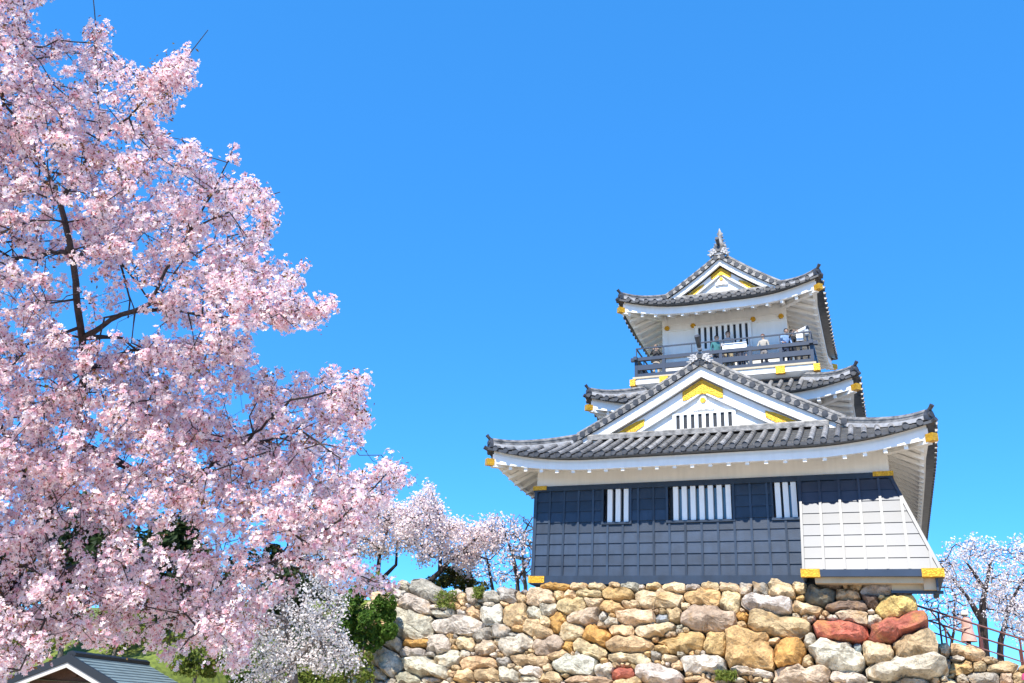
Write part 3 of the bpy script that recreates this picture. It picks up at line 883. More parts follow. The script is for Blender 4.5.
def stone_wall(root, seeds, region, ya, k, inside, fill_cols, big=100, redlabel=None, rise=.9):
    x0, x1, y0, y1 = region
    PX, PY = np.meshgrid(np.arange(x0, x1) + .5, np.arange(y0, y1) + .5)
    ok = inside(PX, PY)
    def dist(s, X, Y):
        a = math.radians(s[4]); dx, dy = X - s[0], Y - s[1]
        u = (dx * math.cos(a) + dy * math.sin(a)) / (s[2] / 2); v = (-dx * math.sin(a) + dy * math.cos(a)) / (s[3] / 2)
        return (np.abs(u) ** 3.2 + np.abs(v) ** 3.2) ** (1 / 3.2)
    best = np.full(PX.shape, 9.0); idx = np.full(PX.shape, -1)
    def paint(i, s):
        m = max(s[2], s[3])
        xa, xb = max(0, int(s[0] - m - x0)), min(PX.shape[1], int(s[0] + m - x0)); yy0, yy1 = max(0, int(s[1] - m - y0)), min(PX.shape[0], int(s[1] + m - y0))
        if xb <= xa or yy1 <= yy0: return
        sl = (slice(yy0, yy1), slice(xa, xb)); d = dist(s, PX[sl], PY[sl])
        better = d < best[sl]
        best[sl] = np.where(better, d, best[sl]); idx[sl] = np.where(better, i, idx[sl])
    seeds = list(seeds)
    for i, s in enumerate(seeds): paint(i, s)
    lr = np.random.default_rng(3)
    for rad, tries, thr in ((13, 260, 2.6), (8, 420, 1.75), (5, 700, 1.45), (3.2, 900, 1.3)):
        for _ in range(tries):
            free = np.argwhere((best > thr) & ok)
            if len(free) < 6: break
            fy, fx = free[lr.integers(len(free))]
            sw = rad * lr.uniform(.9, 1.7) * (1.25 if rad > 6 else 1); sh_ = rad * lr.uniform(.8, 1.15)
            s = [x0 + fx + .5, y0 + fy + .5, 2 * sw * .8, 2 * sh_ * .8, lr.uniform(-20, 20), fill_cols[lr.integers(len(fill_cols))]]
            seeds.append(s); paint(len(seeds) - 1, s)
    order = sorted(range(len(seeds)), key=lambda i: -seeds[i][2] * seeds[i][3])
    NA = 34; n = np.array((0, -1, k)); n = n / np.linalg.norm(n)
    ang = np.linspace(0, 2 * math.pi, NA, endpoint=False)
    fr = [(1.0, -.9), (1.0, 0), (.96, 1), (.86, 1), (.70, 1), (.5, 1), (.28, 1)]
    rubV, rubF, rubC = [], [], []; made = 0
    for i in order:
        s = seeds[i]
        rad = np.zeros(NA)
        for a_i, a in enumerate(ang):
            r = 0.0
            while r < 45:
                r += .5; X, Y = s[0] + r * math.cos(a), s[1] + r * math.sin(a)
                if dist(s, X, Y) > 1.26: break
                c, rw = int(X - x0), int(Y - y0)
                if 0 <= c < PX.shape[1] and 0 <= rw < PX.shape[0] and idx[rw, c] != i and dist(s, X, Y) > .5: break
            rad[a_i] = r - .5
        rad = np.maximum(rad, .5)
        rad = .7 * rad + .15 * np.roll(rad, 1) + .15 * np.roll(rad, -1)
        rad *= 1 + .03 * lr.standard_normal(NA)
        area = .5 * np.mean(rad ** 2) * 2 * math.pi
        if area < 3: continue
        size = math.sqrt(area) / 31
        H = (.11 + .31 * size) * lr.uniform(.8, 1.2) * rise
        tl = lr.standard_normal(2) * .20
        planes = []
        a0_ = lr.uniform(0, 6.28); npl = lr.integers(4, 7)
        for kk in range(npl):
            aa = a0_ + 6.283 * kk / npl + lr.normal() * .35; gg = lr.uniform(.8, 3.4)
            planes.append((gg * math.cos(aa), gg * math.sin(aa), lr.uniform(.25, .45) + gg * lr.uniform(.80, .98)))
        V = []
        off = lr.uniform(0, 50, 3)
        ctr = wall_point(s[0], s[1], ya, k)
        for f, h in fr:
            for a, r in zip(ang, rad):
                p = wall_point(s[0] + f * r * math.cos(a), s[1] + f * r * math.sin(a), ya, k)
                if h > 0:
                    px_, py_ = f * math.cos(a), f * math.sin(a)
                    hh = H * min([1.0 + tl[0] * px_ + tl[1] * py_] + [c_ - gx_ * px_ - gy_ * py_ for gx_, gy_, c_ in planes])
                else: hh = H * h
                q = Vector(p - ctr + off)
                nn = noise.noise(q * 2.1) * .10 * (size + .2) + noise.noise(q * 5) * .06 + abs(noise.noise(q * 11)) * -.04
                if h > 0: hh += nn
                V.append(p + n * hh + np.array((noise.noise(q * 4 + Vector((9, 0, 0))), 0, noise.noise(q * 4 + Vector((0, 9, 0))))) * .045 * min(1, size * 1.6) * (1 if f < 1 else .5))
        V.append(ctr + n * H * min([1.0] + [p_[2] for p_ in planes]) + n * noise.noise(Vector(off) * 2.1) * .1 * size)
        L = len(fr); Fs = []
        for j in range(L - 1):
            for q in range(NA):
                Fs.append((j * NA + q, (j + 1) * NA + q, (j + 1) * NA + (q + 1) % NA, j * NA + (q + 1) % NA))
        for q in range(NA): Fs.append(((L - 1) * NA + q, L * NA, (L - 1) * NA + (q + 1) % NA, L * NA))
        F = np.array([[f[0], f[1], f[2], f[3]] for f in Fs])
        c = np.array(STC[s[5]]) ** .82 * 1.0 * lr.uniform(.85, 1.12) * (1 + .022 * lr.standard_normal(3))
        if made < big:
            m_ = MB(); m_.v = [tuple(v) for v in V]; m_.f = [tuple(f) if f[1] != f[3] else f for f in map(tuple, F)]
            m_.f = [f if len(set(f)) == 4 else tuple(dict.fromkeys(f)) for f in m_.f]; m_.m = [0] * len(m_.f)
            o = m_.build('stone', stm, root, smooth=False)
            at_ = o.data.color_attributes.new('col', 'FLOAT_COLOR', 'POINT')
            at_.data.foreach_set('color', np.tile([*np.clip(c, 0, 1), 1.0], len(o.data.vertices)))
            if s[5] == 'red' and s[2] > 40: o['label'] = 'reddish stone, tilted' if s[4] < -10 else 'reddish stone, lying level'
            made += 1
        else:
            b0 = len(rubV); rubV += [tuple(v) for v in V]; rubF += [tuple(x + b0 for x in dict.fromkeys(f)) for f in map(tuple, F)]; rubC += [[*np.clip(c, 0, 1), 1.0]] * len(V)
    if rubV:
        m_ = MB(); m_.v, m_.f, m_.m = rubV, rubF, [0] * len(rubF)
        o = m_.build('small_stones', stm, root, smooth=False); o['kind'] = 'stuff'
        at_ = o.data.color_attributes.new('col', 'FLOAT_COLOR', 'POINT'); at_.data.foreach_set('color', np.array(rubC).ravel())


def in_main(X, Y):
    left = np.interp(Y, [583, 683, 780], [388, 348, 312]); right = np.interp(Y, [583, 595, 625, 662, 780], [912, 913, 925, 940, 968])
    top = np.interp(X, [380, 420, 450, 530, 540, 912], [586, 586, 594, 590.5, 587.5, 586.5])
    return (X > left) & (X < right) & (Y > top)


base = empty('stone_base', (2.5, 0, -5.5))
tag(base, 'dry stone retaining base of rough tan and grey boulders under the castle', 'stone wall')
base_inv = Matrix.Translation((-2.5, 0, 5.5))
before = set(bpy.data.objects)
stone_wall(base, parse(S1), (300, 980, 575, 785), -.34, .20, in_main, ['tan', 'cream', 'lgrey', 'grey', 'white', 'otan', 'tan'])
mb = MB()
def core(y_front, zt, zb, xl0, xl1, xr0, xr1, yb):
    ytop, ybot = -.34 + .20 * zt + y_front, -.34 + .20 * zb + y_front
    mb.hexa([(xl1, ybot, zb), (xr1, ybot, zb), (xr1, yb, zb), (xl1, yb, zb), (xl0, ytop, zt), (xr0, ytop, zt), (xr0, yb, zt), (xl0, yb, zt)])
core(.30, -.30, -5.9, -5.0, -7.2, 11.0, 12.6, 14)
mb.build('earth_core', EARTH, base)
for o in set(bpy.data.objects) - before:
    if o.parent is base: o.matrix_parent_inverse = base_inv

rub = empty('rubble_wall', (13, 1.4, -3.5))
tag(rub, 'low rough stone wall beside the ramp at the right of the base', 'stone wall')
before = set(bpy.data.objects)


def in_r(X, Y):
    top = np.interp(X, [930, 945, 975, 1000, 1024, 1080], [646, 645, 652, 661, 669, 684]); return (X > 936) & (Y > top) & (X < 1075)


stone_wall(rub, parse(S2), (925, 1090, 635, 800), 1.5, .12, in_r, ['tan', 'cream', 'lgrey', 'grey', 'otan'], big=40)
mb = MB()
a, c_ = wall_point(938, 650, 1.75, .12), wall_point(1075, 690, 1.75, .12)
mb.hexa([(11.4, 1.1, -6), (a[0] + 6, 1.1, -6), (a[0] + 6, 4, -6), (11.4, 4, -6), (11.4, 1.55, a[2] - .05), (a[0] + 6, 1.55, c_[2] - .35), (a[0] + 6, 4, c_[2] - .35), (11.4, 4, a[2] - .05)])
mb.build('earth_core', EARTH, rub)
for o in set(bpy.data.objects) - before:
    if o.parent is rub: o.matrix_parent_inverse = Matrix.Translation((-13, -1.4, 3.5))

# ------------------------------------------------------------------ people
SKIN = mat('skin', (0.55, 0.36, 0.27), 0.55, var=.05)
HAIR = mat('dark_hair', (0.018, 0.013, 0.011), 0.45, var=.3, scale=20)
HAIRB = mat('brown_hair', (0.16, 0.05, 0.03), 0.45, var=.3, scale=20)
EYE = mat('eye', (0.02, 0.015, 0.012), 0.2)
SHOE = mat('shoe', (0.03, 0.03, 0.035), 0.5)


def cloth(name, c): return mat(name, c, 0.85, var=.14, scale=7, bump=.3, bscale=14)


def person(loc, rz, H, label, top, legs, hair, arms='rest', hat=None, coat=None, lean=0.0, group=None, stride=0.0, head_turn=0.0, strap=None):
    """one continuous skinned body; local front is -Y, feet at z = 0"""
    k = H / 1.7
    vs_, es_, rs_ = [], [], []

    def V(x, y, z, r, parent=None):
        y = y - lean * max(0, z - .9)
        vs_.append((x * k, y * k, z * k)); rs_.append(r * k if not hasattr(r, '__len__') else (r[0] * k, r[1] * k))
        if parent is not None: es_.append((parent, len(vs_) - 1))
        return len(vs_) - 1
    pel = V(0, 0, .93, (.135, .105)); ch_ = V(0, .01, 1.13, (.125, .095), pel); up = V(0, .01, 1.33, (.155, .10), ch_); nb = V(0, .0, 1.44, .065, up)
    nk = V(0, -.01, 1.49, .055, nb); jaw = V(0, -.035, 1.555, (.066, .075), nk); hd = V(0, -.025, 1.63, (.080, .092), jaw); V(0, -.015, 1.685, (.055, .065), hd)
    V(0, -.118, 1.585, .014, jaw)                      # nose
    for s in (-1, 1): V(s * .082, -.01, 1.60, .014, hd)  # ears
    hands = []
    for s in (-1, 1):
        hp = V(s * .095, 0, .86, (.085, .09), pel); st = stride * s
        kn = V(s * .10, -.02 - st * .5, .48, .058, hp); an = V(s * .10, .01 - st, .09, .04, kn); V(s * .105, -.13 - st, .03, (.042, .028), an)
        sh = V(s * .175, .01, 1.385, .058, up)
        if arms == 'rest': el, wr = (s * .235, .03, 1.12), (s * .245, -.06, .88)
        elif arms == 'rail': el, wr = (s * .25, -.05, 1.12), (s * .20, -.28, 1.02)
        elif arms == 'camera': el, wr = (s * .26, -.16, 1.22), (s * .07, -.27, 1.50)
        elif arms == 'scope': el, wr = (s * .24, -.18, 1.22), (s * .12, -.36, 1.42)
        else: el, wr = (s * .25, .02, 1.12), (s * .20, -.20, 1.08)
        e_ = V(*el, .041, sh); w_ = V(*wr, .028, e_)
        d = Vector(wr) - Vector(el); d.normalize(); sd_ = Vector((0, 0, 1)).cross(d); sd_ = sd_.normalized() if sd_.length > .1 else Vector((1, 0, 0))
        pm = Vector(wr) + d * .06; p_ = V(*pm, (.036, .02), w_)
        nr = sd_.cross(d)
        for q, (o, L_) in enumerate(((-.030, .062), (-.010, .074), (.010, .070), (.028, .054))):
            f1 = pm + sd_ * o + d * .045; f2 = f1 + d * L_ * .5 - nr * .012; f3 = f2 + d * L_ * .35 - nr * .025
            a = V(*f1, .0095, p_); b_ = V(*f2, .0085, a); V(*f3, .007, b_)
        th = Vector(wr) + d * .025 - sd_ * s * .03; a = V(*th, .011, w_); V(*(th + d * .04 - sd_ * s * .022), .009, a)
    me = bpy.data.meshes.new('person'); me.from_pydata(vs_, es_, [])
    o = bpy.data.objects.new('person', me); col.objects.link(o)
    md = o.modifiers.new('skin', 'SKIN'); md.use_smooth_shade = True
    for i, r in enumerate(rs_):
        me.skin_vertices[0].data[i].radius = r if hasattr(r, '__len__') else (r, r)
        me.skin_vertices[0].data[i].use_root = (i == 0)
    sb = o.modifiers.new('sub', 'SUBSURF'); sb.levels = sb.render_levels = 1
    dg = bpy.context.evaluated_depsgraph_get()
    m2 = bpy.data.meshes.new_from_object(o.evaluated_get(dg))
    bpy.data.objects.remove(o); bpy.data.meshes.remove(me)
    o = link_mesh('person', m2)
    m2.materials.clear()
    for m in (SKIN, top, legs, SHOE): m2.materials.append(m)
    mi = []
    for p in m2.polygons:
        c = p.center / k; z = c.z
        wristy = any((Vector(c) - Vector((vs_[i][0] / k, vs_[i][1] / k, vs_[i][2] / k))).length < .075 for i in hand_ids(vs_, rs_, k))
        mi.append(3 if z < .085 else 0 if (z > 1.465 and abs(c.x) < .15 and not wristy) or wristy else 2 if z < .94 and abs(c.x) < .21 else 1)
    m2.polygons.foreach_set('material_index', mi); m2.polygons.foreach_set('use_smooth', [True] * len(mi))
    o.location = loc; o.rotation_euler = (0, 0, rz)
    tag(o, label, 'person', group)
    yl = -lean * .7
    m = MB()
    rows = []
    for i in range(9):
        th = math.pi * .62 * i / 8
        row = []
        for j in range(17):
            ph = 2 * math.pi * j / 16
            fr_ = max(0, -math.sin(ph)); cut = th * (1 - .42 * fr_)
            row.append((.094 * k * math.sin(cut) * math.cos(ph), (-.012 + yl) * k + .108 * k * math.sin(cut) * math.sin(ph), 1.625 * k + .105 * k * math.cos(cut)))
        rows.append(row)
    m.grid(rows, 0, flip=True); m.build('hair', hair, o, smooth=True)
    m = MB()
    for s in (-1, 1): m.ball((s * .033 * k, (-.105 + yl) * k, 1.61 * k), .010 * k, 6)
    m.build('eyes', EYE, o, smooth=True)
    if hat:
        m = MB(); z0_, r_ = 1.66 * k, .115 * k
        m.grid([[((r_ * a) * math.cos(t_), (-.015 + yl) * k + r_ * a * math.sin(t_) * 1.05, z0_ + h * k) for t_ in np.linspace(0, 2 * math.pi, 17)] for a, h in ((1.22, -.05), (1.12, -.01), (1.08, .05), (.82, .10), (.35, .125), (0.01, .13))], 0)
        m.build('hat', hat, o, smooth=True)
    if coat:
        m = MB()
        m.grid([[(rx * k * math.cos(t_), .01 * k + ry * k * math.sin(t_) - lean * k * max(0, z - .9), z * k) for t_ in np.linspace(0, 2 * math.pi, 21)] for rx, ry, z in ((.33, .29, .62), (.30, .25, .80), (.25, .20, 1.0), (.25, .19, 1.2), (.26, .18, 1.36), (.12, .11, 1.50))], 0)
        m.build('coat', coat, o, smooth=True)
    return o


def hand_ids(vs_, rs_, k):
    return [i for i, r in enumerate(rs_) if (r if not hasattr(r, '__len__') else r[1]) < .0285 * k and i > 10 and vs_[i][2] > .5 * k]


FLOOR = 8.70
gp = 'visitors on the balcony'
person((2.85, 5.38, FLOOR), R(8), 1.52, 'dark haired visitor holding a camera at the far left end of the balcony', cloth('black_jacket', (.03, .03, .035)), cloth('beige_trousers', (.50, .43, .34)), HAIR, 'camera', group=gp)
person((5.30, 5.35, FLOOR), R(20), 1.68, 'visitor in a teal top left of the white board on the balcony', cloth('teal_shirt', (.04, .17, .19)), cloth('dark_trousers', (.04, .045, .06)), HAIR, 'rest', group=gp)
person((5.74, 5.42, FLOOR), R(4), 1.84, 'man in a white shirt looking over the white board on the balcony', cloth('white_shirt', (.36, .36, .38)), cloth('khaki_trousers', (.30, .26, .18)), HAIR, 'rail', group=gp)
person((6.22, 5.50, FLOOR), R(-12), 1.40, 'short visitor in dark clothes half hidden behind the white board', cloth('navy_shirt', (.05, .06, .10)), cloth('navy_trousers', (.04, .05, .09)), HAIR, 'rest', group=gp)
person((7.10, 5.25, FLOOR), R(-10), 1.50, 'small visitor with reddish hair and white top at the balcony rail', cloth('cream_shirt', (.38, .36, .33)), cloth('grey_trousers', (.20, .20, .22)), HAIRB, 'rail', group=gp)
person((7.90, 5.20, FLOOR), R(30), 1.55, 'visitor in a blue and white shirt bending beside the telescope user', cloth('blue_shirt', (.22, .36, .62)), cloth('dark_blue_trousers', (.04, .06, .12)), HAIR, 'rail', lean=.25, group=gp)
person((8.16, 5.42, FLOOR), R(25), 1.62, 'visitor in black looking through the white telescope on the balcony', cloth('black_shirt', (.02, .02, .024)), cloth('black_trousers', (.025, .025, .03)), HAIR, 'scope', group=gp)

# telescope on its pillar
tel = empty('viewing_telescope', (8.48, 5.12, FLOOR))
tag(tel, 'white coin telescope on a pillar at the right balcony corner', 'telescope')
m = MB(); m.tube([(0, 0, 0), (0, 0, .05)], [.16, .14], 12); m.tube([(0, 0, .05), (0, 0, 1.0)], [.05, .045], 10); m.build('pillar', NAVYB, tel)
m = MB(); m.box((-.13, -.10, 1.0), (.11, .10, 1.30)); m.build('coin_box', WHITEP, tel)
m = MB(); m.tube([(-.26, .10, 1.37), (-.06, .04, 1.42), (-.05, .04, 1.42), (.30, -.06, 1.52)], [.05, .055, .075, .085], 12); m.build('barrel', WHITEP, tel, smooth=False)
m = MB(); m.tube([(.30, -.06, 1.52), (.325, -.067, 1.527)], [.09, .09], 12); m.build('lens_rim', DARK, tel)

bd = empty('information_board', (6.04, 4.98, FLOOR))
tag(bd, 'plain white sloping board mounted behind the balcony rail', 'board')
m = MB(); m.hexa([(-.46, -.10, .82), (.46, -.10, .82), (.46, -.08, .80), (-.46, -.08, .80), (-.46, .02, 1.17), (.46, .02, 1.17), (.46, .04, 1.15), (-.46, .04, 1.15)]); m.build('panel', WHITEP, bd)
m = MB(); m.box((-.30, -.05, 0), (-.25, 0, .85)); m.build('leg', NAVYB, bd)
m = MB(); m.box((.25, -.05, 0), (.30, 0, .85)); m.build('leg', NAVYB, bd)
scp = empty('signal_pole', (8.74, 5.0, FLOOR)); tag(scp, 'thin dark pole with a small grey box at the right balcony corner', 'pole')
m = MB(); m.tube([(0, 0, 0), (0, 0, 1.55)], .03, 8); m.build('post', NAVYB, scp)
m = MB(); m.box((-.07, -.06, 1.15), (.07, .06, 1.40)); m.build('box', mat('grey_box', (.35, .38, .42), .5), scp)

# ------------------------------------------------------------------ ramp, its railing and the walkers
RZ = lambda x: -0.90 - .34 * (x - 12.2)
mb = MB()
mb.hexa([(11.25, 8.6, -3.2), (30, 8.6, -8.5), (30, 12.4, -8.5), (11.25, 12.4, -3.2), (11.25, 8.6, RZ(11.25)), (30, 8.6, RZ(30)), (30, 12.4, RZ(30)), (11.25, 12.4, RZ(11.25))])
tag(mb.build('ramp_path', mat('trodden_earth', (.34, .28, .2), .95, var=.2, bump=.3)), kind='structure')


def rail_run(y, label, x0, n, sp):
    r = empty('ramp_railing', (x0, y, RZ(x0))); tag(r, label, 'railing', 'railings along the ramp')
    for i in range(n):
        x = i * sp; zb = RZ(x0 + x) - RZ(x0); m = MB(); m.tube([(x, 0, zb - .05), (x, 0, zb + 1.16)], .034, 8); m.build('post', RUST, r)
    for h, rad in ((1.14, .036), (.74, .022), (.36, .022)):
        m = MB(); m.tube([(-.8, 0, h - .34 * -.8), (sp * (n - 1) + .3, 0, h - .34 * (sp * (n - 1) + .3))], rad, 8); m.build('rail', RUST, r)
rail_run(8.75, 'brown red metal railing on the near side of the ramp', 12.18, 12, 1.22)
rail_run(12.2, 'brown red metal railing on the far side of the ramp', 12.5, 12, 1.22)
PINKC = cloth('pale_pink_coat', (.62, .36, .30)); HATW = mat('white_hat', (.72, .68, .58), .8)
person((13.12, 9.9, RZ(13.12)), R(-75), 1.60, 'walker in a pale pink coat and white hat on the ramp', PINKC, cloth('black_leggings', (.02, .02, .024)), HAIR, 'bag', hat=HATW, coat=PINKC, stride=.16)
person((13.46, -2.0, -4.02), R(160), 1.60, 'person in a deep pink cap at the bottom right corner below the rubble wall', cloth('pale_pink_top', (.6, .35, .34)), cloth('grey_skirt', (.2, .2, .2)), HAIR, 'rest', hat=mat('deep_pink_cap', (.50, .06, .16), .8))

# ------------------------------------------------------------------ small wooden shelter
RD = np.array((-.314, .949, 0)); GD = np.array((.949, .314, 0))
AP = at_d(71, 655, 18)
def on_gable(x, y):
    r = ray(x, y); tt = ((AP - CAM) @ RD) / (r @ RD); return CAM + r * tt
lf, rf = on_gable(33, 669), on_gable(119, 684)
hwid_ = ((rf - AP) @ GD); drop = AP[2] - rf[2]
WOOD = mat('dark_wood', (.10, .045, .025), .7, var=.3, scale=6, bump=.3)
MET = mat('grey_green_metal_roof', (.20, .25, .24), .45, var=.15, scale=3)
shel = empty('shelter', (AP[0], AP[1], -5.5)); shel.rotation_euler = (0, 0, math.atan2(GD[1], GD[0]))
tag(shel, 'small wooden shelter with a grey green gabled metal roof under the cherry blossom', 'shelter')
hz = AP[2] + 5.5; RL = 3.4; s_ = drop / hwid_; ev = hwid_ + .0
m = MB()
for sg in (-1, 1):
    ks = 9
    for i in range(ks):
        a, b_ = ev * i / ks, ev * (i + 1) / ks
        m.hexa([(sg * a, -.02, hz - s_ * a - .06), (sg * b_, -.02, hz - s_ * b_ - .06), (sg * b_, RL, hz - s_ * b_ - .06), (sg * a, RL, hz - s_ * a - .06), (sg * a, -.02, hz - s_ * a), (sg * b_, -.02, hz - s_ * b_ + .018), (sg * b_, RL, hz - s_ * b_ + .018), (sg * a, RL, hz - s_ * a)])
m.build('roof', MET, shel)
m = MB(); m.sweep([(0, .0, hz + .02), (0, RL + .02, hz + .02)], [(-.09, -.04), (-.09, .03), (0, .07), (.09, .03), (.09, -.04)]); m.build('ridge_cap', DARK, shel)
for sg in (-1, 1):
    m = MB(); m.hexa([(0, -.10, hz - .14), (sg * ev, -.10, hz - s_ * ev - .14), (sg * ev, -.03, hz - s_ * ev - .14), (0, -.03, hz - .14), (0, -.10, hz + .02), (sg * ev, -.10, hz - s_ * ev + .02), (sg * ev, -.03, hz - s_ * ev + .02), (0, -.03, hz + .02)]); m.build('barge_edge', DARK, shel)
    m = MB(); m.hexa([(0, -.075, hz - .24), (sg * ev, -.075, hz - s_ * ev - .24), (sg * ev, -.04, hz - s_ * ev - .24), (0, -.04, hz - .24), (0, -.075, hz - .145), (sg * ev, -.075, hz - s_ * ev - .145), (sg * ev, -.04, hz - s_ * ev - .145), (0, -.04, hz - .145)]); m.build('bargeboard', mat('pale_board', (.55, .5, .45), .7), shel)
m = MB(); gw = ev * .8; m.extrude([(-gw, .35, hz - s_ * gw - .1), (0, .35, hz - .1), (gw, .35, hz - s_ * gw - .1)], (0, .08, 0)); m.box((-gw, .3, hz - s_ * gw - .28), (gw, .46, hz - s_ * gw - .105)); m.box((-.06, .27, hz - s_ * gw), (.06, .349, hz - .15)); m.build('gable_board', WOOD, shel)
for sx_ in (-1, 1):
    for y in (.4, RL - .4):
        m = MB(); m.box((sx_ * gw * .92 - .07, y - .07, 0), (sx_ * gw * .92 + .07, y + .07, hz - s_ * gw - .12)); m.build('post', WOOD, shel)

# ------------------------------------------------------------------ vegetation
PETAL = island_mat('pink_petals', [(.93, .63, .68), (.95, .79, .80), (.96, .88, .87), (.92, .70, .74), (.97, .92, .91), (.86, .44, .52), (.95, .82, .83), (.97, .90, .88)], translucent=.42)
PETALP = island_mat('pale_pink_petals', [(.89, .70, .69), (.91, .78, .75), (.93, .84, .80), (.87, .64, .65)], translucent=.4)
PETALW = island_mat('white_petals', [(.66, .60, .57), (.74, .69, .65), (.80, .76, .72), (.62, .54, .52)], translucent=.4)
PETALP2 = island_mat('faint_pink_petals', [(.80, .70, .68), (.86, .78, .75), (.88, .82, .79), (.78, .62, .62)], translucent=.4)
CALYX = island_mat('red_calyx', [(.40, .07, .08), (.52, .14, .15), (.30, .08, .05), (.58, .22, .20)], translucent=.2)
LEAFB = island_mat('bronze_leaves', [(.20, .07, .03), (.28, .11, .04), (.22, .17, .03), (.16, .06, .03)], translucent=.35)
LEAFG = island_mat('bright_leaves', [(.05, .11, .015), (.08, .17, .02), (.12, .20, .03), (.04, .08, .012)], translucent=.35)
LEAFY = island_mat('yellow_green_leaves', [(.13, .18, .025), (.20, .24, .04), (.09, .13, .02), (.25, .26, .06)], translucent=.35)
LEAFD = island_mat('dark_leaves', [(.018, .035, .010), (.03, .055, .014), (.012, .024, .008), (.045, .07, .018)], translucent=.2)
LEAFO = island_mat('olive_leaves', [(.08, .09, .02), (.13, .13, .03), (.06, .07, .018), (.17, .15, .04)], translucent=.3)


def unit(a): return a / np.maximum(1e-9, np.linalg.norm(a, axis=1, keepdims=True))


def frame(N):
    h = np.where(np.abs(N[:, 2:3]) < .9, np.array([[0, 0, 1.0]]), np.array([[1.0, 0, 0]]))
    A = unit(np.cross(N, h)); return A, np.cross(N, A)


def flowers(P, N, r):
    n = len(P); A, B = frame(N); ph = rng.uniform(0, 6.28, n)
    V = np.zeros((n, 16, 3)); V[:, 0] = P
    cup = rng.uniform(.05, .55, n)
    for i in range(5):
        for j, (da, rr, hh) in enumerate(((-.50, .72, .7), (0, 1.0, 1.0), (.50, .72, .7))):
            a = ph + i * 1.2566 + da
            V[:, 1 + i * 3 + j] = P + (A * np.cos(a)[:, None] + B * np.sin(a)[:, None]) * (rr * r)[:, None] + N * (hh * r * cup)[:, None]
    base_ = np.array([[0, 1 + 3 * i, 2 + 3 * i, 3 + 3 * i] for i in range(5)])
    F = (np.arange(n)[:, None, None] * 16 + base_[None]).reshape(-1, 4)
    return V.reshape(-1, 3), F


def quads(P, N, r, asp=1.0):
    n = len(P); A, B = frame(N); ph = rng.uniform(0, 6.28, n)
    c, s = np.cos(ph)[:, None], np.sin(ph)[:, None]
    U, W = (A * c + B * s) * r[:, None], (B * c - A * s) * r[:, None] * asp
    bend = N * (r * .25)[:, None]
    V = np.stack([P - U, P - W * .9 + bend, P + U, P + W * .9 + bend], 1).reshape(-1, 3)
    return V, np.arange(4 * n).reshape(n, 4)


def join(parts):
    Vs, Fs, Ms, b = [], [], [], 0
    for V, F, m in parts:
        Vs.append(V); Fs.append(F + b); Ms.append(np.full(len(F), m)); b += len(V)
    return np.concatenate(Vs), np.concatenate(Fs), np.concatenate(Ms)


def tubes_mesh(name, segs, mats, parent, n=5):
    """segs: (p, q, rp, rq) arrays"""
    p, q, rp, rq = segs
    d = unit(q - p); A, B = frame(d)
    a = np.linspace(0, 2 * math.pi, n, endpoint=False)
    ring = lambda c, r: c[:, None] + (A[:, None] * np.cos(a)[None, :, None] + B[:, None] * np.sin(a)[None, :, None]) * r[:, None, None]
    V = np.concatenate([ring(p, rp), ring(q + d * (rq * .4)[:, None], rq)], 1)
    k = np.arange(n); base_ = np.stack([k, (k + 1) % n, n + (k + 1) % n, n + k], 1)
    F = (np.arange(len(p))[:, None, None] * 2 * n + base_[None]).reshape(-1, 4)
    return np_mesh(name, V.reshape(-1, 3), F, mats, parent, smooth=True)


